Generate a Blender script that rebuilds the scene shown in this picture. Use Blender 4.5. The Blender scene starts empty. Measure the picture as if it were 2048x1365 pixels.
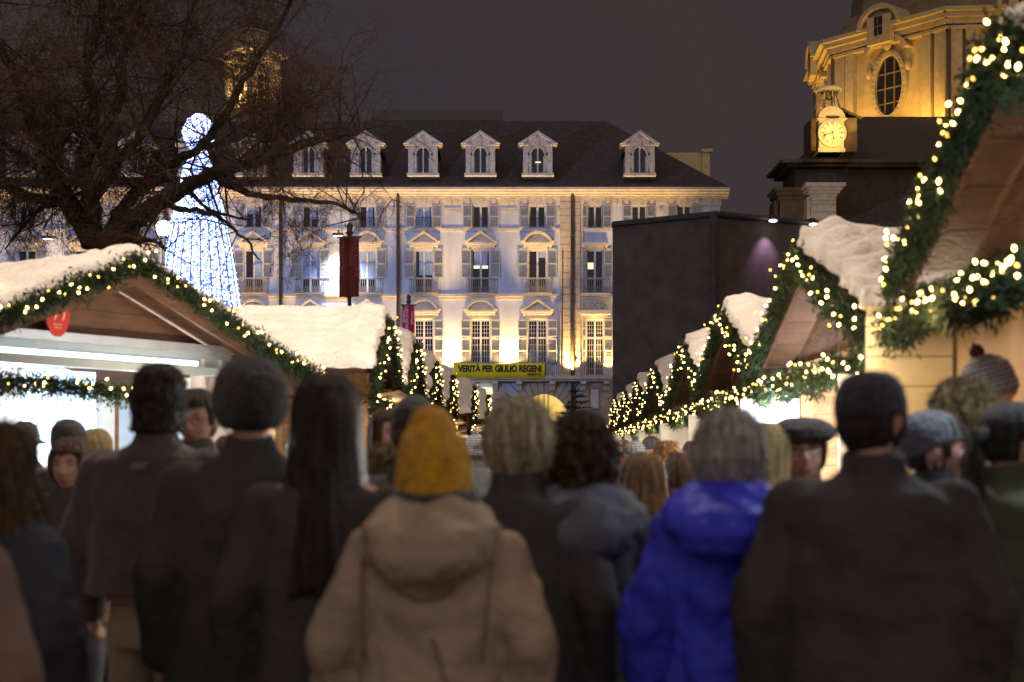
import bpy, math, random
from mathutils import Vector, Matrix, noise
R = math.radians
PI = math.pi
random.seed(7)
scene = bpy.context.scene
COL = scene.collection
# ---------------------------------------------------------------- camera
F = 50 / 36 * 2048
CX, HY, ZC = 1024.0, 915.0, 1.5
cam_d = bpy.data.cameras.new('camera')
cam_d.lens = 50; cam_d.sensor_width = 36
cam_d.shift_y = (HY - 682.5) / 2048
cam_d.clip_start = 0.1; cam_d.clip_end = 1000
cam_d.dof.use_dof = True; cam_d.dof.focus_distance = 75; cam_d.dof.aperture_fstop = 2.5
cam = bpy.data.objects.new('camera', cam_d); COL.objects.link(cam)
cam.location = (0, 0, ZC); cam.rotation_euler = (R(90), 0, 0)
scene.camera = cam
# ---------------------------------------------------------------- night sky, with added fill brightness overhead and behind the viewer
w = bpy.data.worlds.new('World'); scene.world = w; w.use_nodes = True
nt = w.node_tree; nt.nodes.clear()
out = nt.nodes.new('ShaderNodeOutputWorld'); bg = nt.nodes.new('ShaderNodeBackground')
tc = nt.nodes.new('ShaderNodeTexCoord'); sp = nt.nodes.new('ShaderNodeSeparateXYZ')
nt.links.new(tc.outputs['Generated'], sp.inputs[0])
# fill coordinate: grows with height and towards -Y, behind the viewer
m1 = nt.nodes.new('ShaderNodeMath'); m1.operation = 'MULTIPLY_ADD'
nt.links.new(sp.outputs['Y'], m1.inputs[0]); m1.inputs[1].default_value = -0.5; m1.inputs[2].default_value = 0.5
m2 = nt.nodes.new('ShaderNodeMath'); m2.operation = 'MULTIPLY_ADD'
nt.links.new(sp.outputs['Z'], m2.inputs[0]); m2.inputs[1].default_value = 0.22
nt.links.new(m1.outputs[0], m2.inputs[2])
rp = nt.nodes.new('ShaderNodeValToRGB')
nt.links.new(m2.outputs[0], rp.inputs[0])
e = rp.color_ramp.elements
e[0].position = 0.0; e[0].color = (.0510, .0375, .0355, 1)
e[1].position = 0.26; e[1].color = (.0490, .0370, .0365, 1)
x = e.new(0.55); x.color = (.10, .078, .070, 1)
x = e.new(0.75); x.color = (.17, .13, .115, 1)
x = e.new(1.0); x.color = (.50, .40, .35, 1)  # fill level behind the viewer, raised to lift the dark coats
# uneven thin cloud: slightly bluer and warmer patches
nz_ = nt.nodes.new('ShaderNodeTexNoise'); nz_.inputs['Scale'].default_value = 3.2; nz_.inputs['Detail'].default_value = 5
nt.links.new(tc.outputs['Generated'], nz_.inputs['Vector'])
cr_ = nt.nodes.new('ShaderNodeValToRGB'); nt.links.new(nz_.outputs['Fac'], cr_.inputs[0])
cr_.color_ramp.elements[0].position = .36; cr_.color_ramp.elements[0].color = (.82, .92, 1.12, 1)
cr_.color_ramp.elements[1].position = .64; cr_.color_ramp.elements[1].color = (1.0, .94, .94, 1)
mx_ = nt.nodes.new('ShaderNodeMix'); mx_.data_type = 'RGBA'; mx_.blend_type = 'MULTIPLY'; mx_.inputs[0].default_value = 1; mx_.clamp_result = False
nt.links.new(rp.outputs[0], mx_.inputs[6]); nt.links.new(cr_.outputs[0], mx_.inputs[7])
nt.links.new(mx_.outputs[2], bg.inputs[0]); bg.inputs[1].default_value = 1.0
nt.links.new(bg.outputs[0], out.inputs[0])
scene.view_settings.view_transform = 'Standard'; scene.view_settings.look = 'None'
scene.view_settings.exposure = 0; scene.view_settings.gamma = 1
scene.cycles.max_bounces = 6; scene.cycles.diffuse_bounces = 3
scene.cycles.sample_clamp_indirect = 6
scene.cycles.use_denoising = True
try: scene.cycles.denoiser = 'OPENIMAGEDENOISE'
except Exception: pass

def PX(px, py, Y):
    return Vector(((px - CX) / F * Y, Y, ZC + (HY - py) / F * Y))

def light(name, kind, loc, target, power, color, size=.3, spot=None, blend=.5, shape=None):
    d = bpy.data.lights.new(name, kind); d.energy = power; d.color = color
    if kind == 'AREA':
        d.size = size
        if shape: d.shape = 'RECTANGLE'; d.size_y = shape
    else: d.shadow_soft_size = size
    if kind == 'SPOT': d.spot_size = R(spot); d.spot_blend = blend
    o = bpy.data.objects.new(name, d); COL.objects.link(o); o.location = loc
    if target is not None:
        o.rotation_euler = (Vector(target) - Vector(loc)).to_track_quat('-Z', 'Y').to_euler()
    return o

# ---------------------------------------------------------------- lamps of the square
WARM = (1, .82, .66)
light('pole_lamp', 'SPOT', (-.5, 11.5, 13), (.3, 12.0, 2.5), 3800, WARM, .35, 84, .5)
light('pole_lamp', 'SPOT', (0.5, 9, 15), (0, 26, 2.5), 3000, WARM, .5, 85, .6)
light('pole_lamp', 'SPOT', (-7.5, 5, 11), (-5, 13, 2.6), 2000, (1, .86, .68), .4, 56, .5)
# cool floodlight on the square, aimed at the palace front
light('square_floodlight', 'SPOT', (-17, 58, 13), (-7, 100, 20), 29000, (.42, .54, 1), .6, 54, .8)
light('square_floodlight', 'SPOT', (-24, 62, 13), (-34, 100, 20), 30000, (.40, .52, 1), .6, 54, .8)

# ---------------------------------------------------------------- materials
MATS = {}
def mat(name, col, rough=.8, var=.25, scale=6, bump=0, bscale=40, spec=.3, kind=None, metal=0, stretch=None, sheen=0):
    if name in MATS: return MATS[name]
    m = bpy.data.materials.new(name); m.use_nodes = True; MATS[name] = m
    t = m.node_tree; b = t.nodes['Principled BSDF']
    b.inputs['Roughness'].default_value = rough
    b.inputs['Specular IOR Level'].default_value = spec
    b.inputs['Metallic'].default_value = metal
    if sheen:
        b.inputs['Sheen Weight'].default_value = sheen; b.inputs['Sheen Roughness'].default_value = .5
    c = t.nodes.new('ShaderNodeTexCoord'); mp = t.nodes.new('ShaderNodeMapping')
    t.links.new(c.outputs['Object'], mp.inputs[0])
    if stretch: mp.inputs['Scale'].default_value = stretch
    n = t.nodes.new('ShaderNodeTexNoise'); n.inputs['Scale'].default_value = scale; n.inputs['Detail'].default_value = 5
    t.links.new(mp.outputs[0], n.inputs['Vector'])
    r = t.nodes.new('ShaderNodeValToRGB'); t.links.new(n.outputs['Fac'], r.inputs[0])
    r.color_ramp.elements[0].position = .3; r.color_ramp.elements[1].position = .7
    r.color_ramp.elements[0].color = tuple(min(1, x * (1 - var)) for x in col) + (1,)
    r.color_ramp.elements[1].color = tuple(min(1, x * (1 + var)) for x in col) + (1,)
    last = r.outputs[0]
    if kind == 'planks':
        wv = t.nodes.new('ShaderNodeTexWave'); wv.bands_direction = 'Z'; wv.wave_profile = 'SAW'
        wv.inputs['Scale'].default_value = 2.2; wv.inputs['Distortion'].default_value = .0
        t.links.new(c.outputs['Object'], wv.inputs['Vector'])
        rr = t.nodes.new('ShaderNodeValToRGB'); t.links.new(wv.outputs['Fac'], rr.inputs[0])
        rr.color_ramp.elements[0].color = (.25, .25, .25, 1); rr.color_ramp.elements[1].position = .08
        mx = t.nodes.new('ShaderNodeMix'); mx.data_type = 'RGBA'; mx.blend_type = 'MULTIPLY'; mx.inputs[0].default_value = 1
        t.links.new(last, mx.inputs[6]); t.links.new(rr.outputs[0], mx.inputs[7]); last = mx.outputs[2]
    t.links.new(last, b.inputs['Base Color'])
    if bump:
        n2 = t.nodes.new('ShaderNodeTexNoise'); n2.inputs['Scale'].default_value = bscale; n2.inputs['Detail'].default_value = 4
        t.links.new(mp.outputs[0], n2.inputs['Vector'])
        bp = t.nodes.new('ShaderNodeBump'); bp.inputs['Strength'].default_value = bump; bp.inputs['Distance'].default_value = .03
        t.links.new(n2.outputs['Fac'], bp.inputs['Height']); t.links.new(bp.outputs[0], b.inputs['Normal'])
    return m

def emis(name, col, strength):
    if name in MATS: return MATS[name]
    m = bpy.data.materials.new(name); m.use_nodes = True; MATS[name] = m
    b = m.node_tree.nodes['Principled BSDF']
    b.inputs['Base Color'].default_value = tuple(x * .5 for x in col) + (1,)
    b.inputs['Emission Color'].default_value = tuple(col) + (1,)
    b.inputs['Emission Strength'].default_value = strength
    return m

def glassy(name, col, rough=.08, spec=.6):
    if name in MATS: return MATS[name]
    m = mat(name, col, rough, .1, 2, spec=spec); return m

plaster = mat('plaster', (.47, .50, .60), .9, .17, .9, .4, 12, stretch=(1.6, 1, .35))
stone = mat('trim_stone', (.52, .47, .40), .85, .14, 2.5, .4, 14)
rustic = mat('rusticated_stone', (.46, .39, .31), .85, .14, 2.0, .4, 10)
slate = mat('slate_roof', (.070, .055, .052), .8, .3, 3, .5, 8)
dstone = mat('dormer_stone', (.40, .38, .37), .85, .2, 4, .4, 18)
shutterm = mat('shutter_paint', (.36, .36, .36), .6, .08, 3, kind='planks')
frame_w = mat('window_paint', (.50, .50, .55), .5, .08, 3)
glass_d = glassy('window_glass', (.012, .013, .018))
curtain = mat('curtain_cloth', (.28, .36, .55), .8, .35, 3, stretch=(3, 3, .3))
iron = mat('wrought_iron', (.06, .055, .05), .5, .2, 5, metal=.3)
pipe_m = mat('drain_pipe', (.07, .055, .045), .6, .2, 5)
rail_m = mat('balcony_iron', (.20, .19, .19), .6, .2, 6)

# ---------------------------------------------------------------- mesh helper
class MB:
    def __init__(s): s.v = []; s.f = []; s.mi = []; s.cur = 0; s.sm = []; s.smooth = False
    def add(s, vs, fs):
        o = len(s.v); s.v += [tuple(a) for a in vs]
        for f in fs: s.f.append(tuple(i + o for i in f)); s.mi.append(s.cur); s.sm.append(s.smooth)
        return s
    def box(s, x0, x1, y0, y1, z0, z1):
        return s.add([(x0, y0, z0), (x1, y0, z0), (x1, y1, z0), (x0, y1, z0), (x0, y0, z1), (x1, y0, z1), (x1, y1, z1), (x0, y1, z1)],
                     [(0, 3, 2, 1), (4, 5, 6, 7), (0, 1, 5, 4), (1, 2, 6, 5), (2, 3, 7, 6), (3, 0, 4, 7)])
    def prism(s, poly, y0, y1):          # polygon in x,z extruded along y
        n = len(poly)
        vs = [(p[0], y0, p[1]) for p in poly] + [(p[0], y1, p[1]) for p in poly]
        return s.add(vs, [tuple(range(n)), tuple(range(2 * n - 1, n - 1, -1))] + [((i + 1) % n, i, i + n, (i + 1) % n + n) for i in range(n)])
    def ring(s, polyo, polyi, y0, y1, closed=False):   # strip between two polylines (x,z) extruded
        n = len(polyo)
        for i in range(n - (0 if closed else 1)):
            j = (i + 1) % n
            s.prism([polyo[i], polyo[j], polyi[j], polyi[i]], y0, y1)
        return s
    def tube(s, pts, rad, n=8, cap=True):
        pts = [Vector(p) for p in pts]; rs = rad if hasattr(rad, '__len__') else [rad] * len(pts)
        up = Vector((.013, .02, 1)); vs = []; fs = []
        for i, p in enumerate(pts):
            d = (pts[min(i + 1, len(pts) - 1)] - pts[max(i - 1, 0)])
            if d.length < 1e-9: d = Vector((0, 0, 1))
            d.normalize()
            u = up if abs(d.dot(up)) < .95 * up.length else Vector((1, .01, 0))
            a = d.cross(u).normalized(); b = d.cross(a)
            for k in range(n):
                t = 2 * PI * k / n; vs.append(p + (a * math.cos(t) + b * math.sin(t)) * rs[i])
        for i in range(len(pts) - 1):
            for k in range(n):
                k2 = (k + 1) % n; fs.append((i * n + k, i * n + k2, (i + 1) * n + k2, (i + 1) * n + k))
        if cap: fs.append(tuple(range(n - 1, -1, -1))); fs.append(tuple((len(pts) - 1) * n + k for k in range(n)))
        return s.add(vs, fs)
    def sphere(s, c, r, nu=12, nv=8):
        rx, ry, rz = r if hasattr(r, '__len__') else (r, r, r)
        vs = [(c[0], c[1], c[2] + rz)]
        for i in range(1, nv):
            a = PI * i / nv
            for k in range(nu):
                b = 2 * PI * k / nu
                vs.append((c[0] + rx * math.sin(a) * math.cos(b), c[1] + ry * math.sin(a) * math.sin(b), c[2] + rz * math.cos(a)))
        vs.append((c[0], c[1], c[2] - rz)); L = len(vs) - 1
        fs = [(0, 1 + k, 1 + (k + 1) % nu) for k in range(nu)]
        for i in range(nv - 2):
            for k in range(nu):
                k2 = (k + 1) % nu; fs.append((1 + i * nu + k, 1 + (i + 1) * nu + k, 1 + (i + 1) * nu + k2, 1 + i * nu + k2))
        fs += [(L, 1 + (nv - 2) * nu + (k + 1) % nu, 1 + (nv - 2) * nu + k) for k in range(nu)]
        return s.add(vs, fs)
    def loft(s, rings, cap=True):
        n = len(rings[0]); vs = [p for r in rings for p in r]; fs = []
        for i in range(len(rings) - 1):
            for k in range(n):
                k2 = (k + 1) % n; fs.append((i * n + k, i * n + k2, (i + 1) * n + k2, (i + 1) * n + k))
        if cap: fs.append(tuple(range(n - 1, -1, -1))); fs.append(tuple((len(rings) - 1) * n + k for k in range(n)))
        return s.add(vs, fs)
    def lathe(s, prof, c=(0, 0, 0), n=20, sx=1, sy=1):
        return s.loft([[(c[0] + r * sx * math.cos(2 * PI * k / n), c[1] + r * sy * math.sin(2 * PI * k / n), c[2] + z) for k in range(n)] for z, r in prof])
    def mesh(s, name, mats):
        me = bpy.data.meshes.new(name); me.from_pydata(s.v, [], s.f)
        for m in (mats if isinstance(mats, (list, tuple)) else [mats]): me.materials.append(m)
        me.polygons.foreach_set('material_index', s.mi); me.polygons.foreach_set('use_smooth', s.sm)
        me.update(); return me
    def build(s, name, mats, parent=None, loc=(0, 0, 0), rot=(0, 0, 0)):
        return link(name, s.mesh(name, mats), parent, loc, rot)

def link(name, me, parent=None, loc=(0, 0, 0), rot=(0, 0, 0)):
    o = bpy.data.objects.new(name, me); COL.objects.link(o)
    if parent is not None: o.parent = parent
    o.location = loc; o.rotation_euler = rot
    return o
def thing(name, label, cat, loc=(0, 0, 0), rz=0, group=None):
    o = bpy.data.objects.new(name, None); COL.objects.link(o); o.location = loc; o.rotation_euler = (0, 0, rz)
    o['label'] = label; o['category'] = cat
    if group: o['group'] = group
    return o
def tag(o, label, cat, group=None):
    o['label'] = label; o['category'] = cat
    if group: o['group'] = group
    return o
def struct(o): o['kind'] = 'structure'; return o
KIDS = {}
def copy_tree(o, parent=None):
    c = o.copy(); COL.objects.link(c)
    if parent is not None: c.parent = parent
    for ch in list(o.children): copy_tree(ch, c)
    return c
def arc(cx, cz, rx, rz, a0, a1, n=14):
    return [(cx + rx * math.cos(a0 + (a1 - a0) * i / n), cz + rz * math.sin(a0 + (a1 - a0) * i / n)) for i in range(n + 1)]
TXT_N = [0]
def text_mesh(name, s, size, m, parent, loc, rot, sx=1.0, extr=.004, align='CENTER', vert=False, bold=0):
    c = bpy.data.curves.new(name, 'FONT'); c.body = s; c.size = size; c.extrude = extr; c.align_x = align; c.align_y = 'CENTER'
    c.offset = bold
    o = bpy.data.objects.new('tmp', c); COL.objects.link(o)
    bpy.context.view_layer.update()
    me = bpy.data.meshes.new_from_object(o.evaluated_get(bpy.context.evaluated_depsgraph_get()))
    bpy.data.objects.remove(o)
    me.materials.clear(); me.materials.append(m); me.name = name
    q = link(name, me, parent, loc, rot); q.scale = (sx, 1, 1)
    return q

# ---------------------------------------------------------------- ground
g = MB()
n = 40
g.add([(-400 + 800 * i / n, -60 + 460 * j / n, 0) for j in range(n + 1) for i in range(n + 1)],
      [(j * (n + 1) + i, j * (n + 1) + i + 1, (j + 1) * (n + 1) + i + 1, (j + 1) * (n + 1) + i) for j in range(n) for i in range(n)])
struct(g.build('ground', mat('paving', (.09, .08, .075), .7, .3, 3, .5, 6)))

# ---------------------------------------------------------------- palace
PS = 100 / F
YF = 100.0
def fx(px): return (px - CX) * PS
def fz(py): return ZC + (HY - py) * PS
pal = thing('palace', 'long baroque palace with dormers, shutters and pediments across the end of the square', 'palace')
cols = [1075 - 113.5 * k for k in range(0, 12)]
wing = [1190, 1278, 1368]
XL, XR = fx(-320), fx(1440)
holes = []
W4 = .58; W3 = .66; W2 = .68
for c in cols:
    x = fx(c)
    holes += [(x - W4, x + W4, fz(457), fz(411)), (x - W3, x + W3, fz(588), fz(500)), (x - W2, x + W2, fz(753), fz(640))]
for c in wing:
    x = fx(c)
    holes += [(x - .55, x + .55, fz(457), fz(411)), (x - .6, x + .6, fz(588), fz(500)), (x - .6, x + .6, fz(753), fz(640))]
AX, AR = fx(1088), 1.72
holes.append((AX - AR, AX + AR, 0, fz(842)))
holes.append((fx(952), fx(982), 0.0, fz(790)))
def wall_holes(mb, x0, x1, z0, z1, y, hs, dep):
    xs = sorted({x0, x1} | {h[0] for h in hs} | {h[1] for h in hs}); zs = sorted({z0, z1} | {h[2] for h in hs} | {h[3] for h in hs})
    xs = [a for a in xs if x0 <= a <= x1]; zs = [a for a in zs if z0 <= a <= z1]
    for i in range(len(xs) - 1):
        for j in range(len(zs) - 1):
            mx, mz = (xs[i] + xs[i + 1]) / 2, (zs[j] + zs[j + 1]) / 2
            if any(h[0] < mx < h[1] and h[2] < mz < h[3] for h in hs): continue
            mb.add([(xs[i], y, zs[j]), (xs[i + 1], y, zs[j]), (xs[i + 1], y, zs[j + 1]), (xs[i], y, zs[j + 1])], [(0, 1, 2, 3)])
    for h in hs:
        a, b, c, d = h
        for q in ([(a, c), (a, d)], [(b, d), (b, c)], [(a, d), (b, d)], [(b, c), (a, c)]):
            mb.add([(q[0][0], y, q[0][1]), (q[1][0], y, q[1][1]), (q[1][0], y + dep, q[1][1]), (q[0][0], y + dep, q[0][1])], [(0, 1, 2, 3)])
wb = MB()
wall_holes(wb, XL, XR, 0, fz(384), YF, holes, .45)
wb.add([(XR, YF, 0), (XR, YF + 18, 0), (XR, YF + 18, fz(384)), (XR, YF, fz(384))], [(0, 1, 2, 3)])
wb.build('wall', plaster, pal)
# arch infill above springing (wall side pieces of the archway)
ab = MB(); zspr, ztop = fz(842), fz(789)
holes_arch = arc(AX, zspr, AR, ztop - zspr, PI, 0, 18)
# cut: arch opening drawn as deep lit reveal standing proud of nothing: build voussoir ring and lunette
ab.ring(arc(AX, zspr, AR + .9, ztop - zspr + .9, PI, 0, 18), arc(AX, zspr, AR, ztop - zspr, PI, 0, 18), YF - .09, YF + .1)
ab.build('arch_surround', rustic, pal)
lun = MB(); lun.prism(arc(AX, zspr, AR, ztop - zspr, 0, PI, 18), YF - .03, YF - .02)
lun.build('arch_lunette', emis('lit_archway', (1, .66, .16), .95), pal)
lb = MB(); lb.box(AX - AR, AX + AR, YF + .46, YF + .5, 0, zspr); lb.build('archway_light', MATS['lit_archway'], pal)
gl = MB()
for dx in (-.42, -.34, -.06, .04, .26, .34): gl.box(AX + dx - .02, AX + dx + .02, YF - .08, YF - .04, 0, ztop - .04)
gl.build('arch_gate', iron, pal)
vj = MB()
jm = mat('masonry_joint', (.10, .07, .05), .9, .1)
for i in range(1, 16):
    t = PI * i / 16; c, s_ = math.cos(t), math.sin(t)
    r0, r1 = 1.02, (1.9 if i % 2 else 2.25)
    p0 = Vector((AX + AR * r0 * c, YF - .105, zspr + (ztop - zspr) * r0 * s_)); p1 = Vector((AX + AR * r1 * c, YF - .105, zspr + (ztop - zspr) * r1 * s_))
    vj.tube([p0, p1], .022, 4)
vj.build('arch_joint', jm, pal)
# ground floor stone facing: bands
gb = MB()
zb = fz(762)
segs = [(XL, fx(950)), (fx(984), AX - AR - 1.0), (AX + AR + 1.0, fx(1222)), (fx(1222), XR)]
z = .1
while z < zb - .5:
    for a, b in segs:
        gb.box(a + .02, b - .02, YF - .06, YF - .002, z, z + .46)
    z += .5
gb.build('ground_floor_facing', rustic, pal)
lo = MB(); lo.box(fx(950), fx(984), YF + .3, YF + .34, 0, fz(795)); lo.build('shop_glow', emis('shop_glow', (1, .70, .2), .8), pal)
lo = MB(); lo.box(fx(948), fx(985), YF - .35, YF - .05, fz(789), fz(776)); lo.build('shop_sign', emis('shop_sign_glow', (1, .85, .45), 1.3), pal)
# string courses, cornice
def strip(name, x0, x1, specs, m=stone, par=pal):
    b = MB()
    for (za, zb_, pr) in specs: b.box(x0, x1, YF - pr, YF + .02, za, zb_)
    return b.build(name, m, par)
strip('string_course', XL, XR + .15, [(fz(463), fz(457.3), .12)])
strip('string_course', XL, XR + .15, [(fz(600), fz(594), .10), (fz(593.8), fz(589), .24)])
strip('frieze', XL, XR + .1, [(fz(411), fz(398.3), .07)])
strip('cornice', XL, XR + .55, [(fz(398), fz(394), .28), (fz(393.8), fz(389.5), .5), (fz(389.3), fz(385), .72), (fz(384.8), fz(379.5), .95)])
# panels between top windows
allc = sorted(cols + wing)
for a, b in zip(allc[:-1], allc[1:]):
    xa, xb = fx(a) + W4 + .82, fx(b) - W4 - .82
    if xb - xa < .35: continue
    pn = MB(); pn.box(xa, xb, YF - .05, YF - .001, fz(427), fz(421)); pn.box(xa, xb, YF - .08, YF - .001, fz(419.5), fz(417)); pn.build('panel_molding', stone, pal)
# brackets (modillions) in frieze
bk = MB(); bk.prism([(-.16, fz(398.5)), (.16, fz(398.5)), (.16, fz(406)), (.1, fz(408.5)), (-.1, fz(408.5)), (-.16, fz(406))], YF - .24, YF - .072)
bk = bk.mesh('cornice_bracket', stone)
for c in allc:
    for dx in (-1.75, -.9, 0, .9, 1.75):
        x = fx(c) + dx
        if x > XR - .3: continue
        link('cornice_bracket', bk, pal, (x, 0, 0))
# pilaster strip with rustication
pl = MB()
z = fz(760)
while z < fz(400):
    pl.box(fx(1120), fx(1141), YF - .30, YF - .001, z, z + .46)
    pl.box(fx(1148), fx(1160), YF - .30, YF - .001, z, z + .46)
    z += .5
pl.box(fx(1121), fx(1159.5), YF - .24, YF - .002, fz(761), fz(399))
pl.build('pilaster', rustic, pal)
dp = MB()
dp.box(fx(1160.5), fx(1166), YF - .17, YF - .001, fz(760), fz(400)); dp.build('pilaster', stone, pal)
for c, r in ((1144.5, .13), (797, .12), (563, .12), (333, .12)):
    t = MB(); t.smooth = True; t.tube([(fx(c), YF - .42, 0.2), (fx(c), YF - .42, fz(383))], r, 10)
    t.smooth = False
    for zz in range(2, 19, 3): t.box(fx(c) - r - .03, fx(c) + r + .03, YF - .56, YF - .25, zz, zz + .08)
    t.build('drainpipe', pipe_m, pal)
# thin cable lines beside pilaster
t = MB(); t.tube([(fx(1125), YF - .35, fz(740)), (fx(1125), YF - .35, fz(500))], .035, 5); t.build('cable', pipe_m, pal)
# roof
def bpx(px, Y): return (px - CX) / F * Y
def bpz(py, Y): return ZC + (HY - py) / F * Y
rf = MB()
ye, yr = YF - .9, YF + 9
ze_, zr_ = fz(379.4), ZC + (HY - 243) / F * (YF + 9)
xr0, xr1 = XR + .5, bpx(1212, YF + 9)
rf.add([(XL, ye, ze_), (xr0, ye, ze_), (xr1, yr, zr_), (XL, yr, zr_), (xr0, YF + 18, ze_), (XL, YF + 18, ze_)],
       [(0, 1, 2, 3), (1, 4, 2), (3, 2, 4, 5)])
rf.build('roof', slate, pal)
at = MB(); at.box(fx(745) * 1.12, fx(1005) * 1.12, YF + 11, YF + 14, zr_ - .5, zr_ + 1.4); at.build('roof_parapet', mat('dull_render', (.10, .085, .06), .9), pal)
# attic block at the corner, behind the last dormer
b = MB()
def bpx(px, Y): return (px - CX) / F * Y
def bpz(py, Y): return ZC + (HY - py) / F * Y
YB = YF + 8
b.box(bpx(1300, YB), bpx(1408, YB), YB, YB + 3, bpz(360, YB), bpz(306, YB))
b.box(bpx(1404, YB), bpx(1419, YB), YB - .2, YB + 3.2, bpz(385, YB), bpz(302, YB)); b.box(bpx(1402, YB), bpx(1424, YB), YB - .4, YB + 3.4, bpz(306, YB) + .01, bpz(300, YB))
b.build('attic_block', mat('ochre_render', (.62, .50, .26), .9), pal)

# window prototypes (centre x = 0, absolute z)
def window_proto(kind):
    if kind == 'top': hw, z0, z1 = W4, fz(457), fz(411)
    elif kind == 'mid': hw, z0, z1 = W3, fz(588), fz(500)
    else: hw, z0, z1 = W2, fz(753), fz(640)
    f = MB(); yy = YF + .16
    f.box(-hw, -hw + .09, yy, yy + .1, z0, z1); f.box(hw - .09, hw, yy, yy + .1, z0, z1)
    f.box(-hw + .09, hw - .09, yy + .002, yy + .098, z1 - .09, z1); f.box(-hw + .09, hw - .09, yy + .002, yy + .098, z0, z0 + .12)
    f.box(-.07, .07, yy - .02, yy + .097, z0 + .12, z1 - .09)
    if kind == 'low':
        zt = fz(676); f.box(-hw + .09, -.07, yy - .015, yy + .099, zt - .07, zt + .07); f.box(.07, hw - .09, yy - .015, yy + .099, zt - .07, zt + .07)
        for s in (-1, 1):
            for k in range(1, 3):
                x = s * (.07 + (hw - .16) * k / 3); f.box(x - .012, x + .012, yy + .02, yy + .06, z0 + .12, zt - .07); f.box(x - .012, x + .012, yy + .02, yy + .06, zt + .07, z1 - .09)
            xa, xb = sorted((s * .07, s * (hw - .09)))
            for k in range(1, 6):
                z = z0 + .12 + (zt - z0 - .19) * k / 6; f.box(xa, xb, yy + .03, yy + .05, z - .012, z + .012)
            for k in range(1, 4):
                z = zt + .07 + (z1 - zt - .16) * k / 4; f.box(xa, xb, yy + .03, yy + .05, z - .012, z + .012)
    if kind == 'mid':
        for s in (-1, 1):
            xa, xb = sorted((s * .07, s * (hw - .09))); f.box(xa, xb, yy + .004, yy + .094, fz(558), fz(555))
    o = f.build('window', frame_w, pal)
    g_ = MB(); g_.box(-hw + .05, hw - .05, yy + .07, yy + .075, z0 + .05, z1 - .05); g_.build('glass', glass_d, o)
    # shutters folded back on the wall
    sw = .70 if kind != 'top' else .68
    def sh(x0, x1, za, zb_):
        q = MB(); q.box(x0, x0 + .07, YF - .17, YF - .09, za, zb_); q.box(x1 - .07, x1, YF - .17, YF - .09, za, zb_)
        q.box(x0 + .07, x1 - .07, YF - .168, YF - .092, zb_ - .08, zb_); q.box(x0 + .07, x1 - .07, YF - .168, YF - .092, za, za + .08)
        zm = (za + zb_) / 2; q.box(x0 + .07, x1 - .07, YF - .167, YF - .093, zm - .04, zm + .04)
        nn = int((zb_ - za) / .11)
        for k in range(nn):
            zz = za + .08 + (zb_ - za - .16) * k / nn
            q.add([(x0 + .07, YF - .15, zz), (x1 - .07, YF - .15, zz), (x1 - .07, YF - .10, zz + .1), (x0 + .07, YF - .10, zz + .1)], [(0, 1, 2, 3)])
        q.build('shutter', shutterm, o)
    spans = [(z0, z1)] if kind == 'top' else ([(fz(557), z1)] if kind == 'mid' else [(fz(674.5), z1), (fz(727), fz(677.5))])
    for za, zb_ in spans:
        sh(-hw - sw, -hw - .02, za, zb_); sh(hw + .02, hw + sw, za, zb_)
    if kind == 'top':
        r = MB(); zt = z0 + .75
        r.box(-hw, hw, YF + .02, YF + .05, zt, zt + .03)
        for k in range(13): x = -hw + 2 * hw * k / 12; r.box(x - .01, x + .01, YF + .03, YF + .045, z0, zt)
        r.build('rail_pattern', iron, o)
    return o
protos = {k: window_proto(k) for k in ('top', 'mid', 'low')}
def surround(kind, tri):
    # stone frame with pediment
    s = MB()
    if kind == 'mid': hw, zt, zw = W3, fz(486.5), fz(500)
    else: hw, zt, zw = W2, fz(622), fz(640)
    s.box(-hw - .14, hw + .14, YF - .07, YF - .001, zw, zt - .12)          # entablature field
    s.box(-hw - .42, hw + .42, YF - .40, YF - .001, zt - .12, zt + .02)
    s.box(-hw - .34, hw + .34, YF - .28, YF - .0012, zt - .30, zt - .122)
    rise = .82 if tri else .78; W = hw + .50
    if tri:
        o_ = [(-W, zt + .022), (0, zt + rise), (W, zt + .022)]; i_ = [(-W + .28, zt + .022), (0, zt + rise - .17), (W - .28, zt + .022)]
        s.ring(o_, i_, YF - .46, YF - .08)
        s.prism([(-W + .2, zt + .021), (W - .2, zt + .021), (0, zt + rise - .1)], YF - .075, YF - .003)
    else:
        s.ring(arc(0, zt + .022 - .55, W, rise + .55, PI - .45, .45, 16), arc(0, zt + .022 - .55, W - .16, rise + .38, PI - .50, .50, 16), YF - .46, YF - .08)
        s.prism([(p[0], max(p[1], zt + .021)) for p in arc(0, zt - .53, W - .1, rise + .45, .5, PI - .5, 14)], YF - .075, YF - .003)
        s.box(-W, -W + .22, YF - .45, YF - .079, zt + .0225, zt + .12); s.box(W - .22, W, YF - .45, YF - .079, zt + .0225, zt + .12)
    if kind == 'low':
        s.box(-hw - .2, hw + .2, YF - .12, YF - .0011, zw + .04, zw + .12)
    for x in (-hw - .30, hw + .18): s.box(x, x + .12, YF - .12, YF - .0015, zw + .1, zt - .301)   # consoles
    return s.mesh('pediment', stone)
sur = {(k, t): surround(k, t) for k in ('mid', 'low') for t in (0, 1)}
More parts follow.
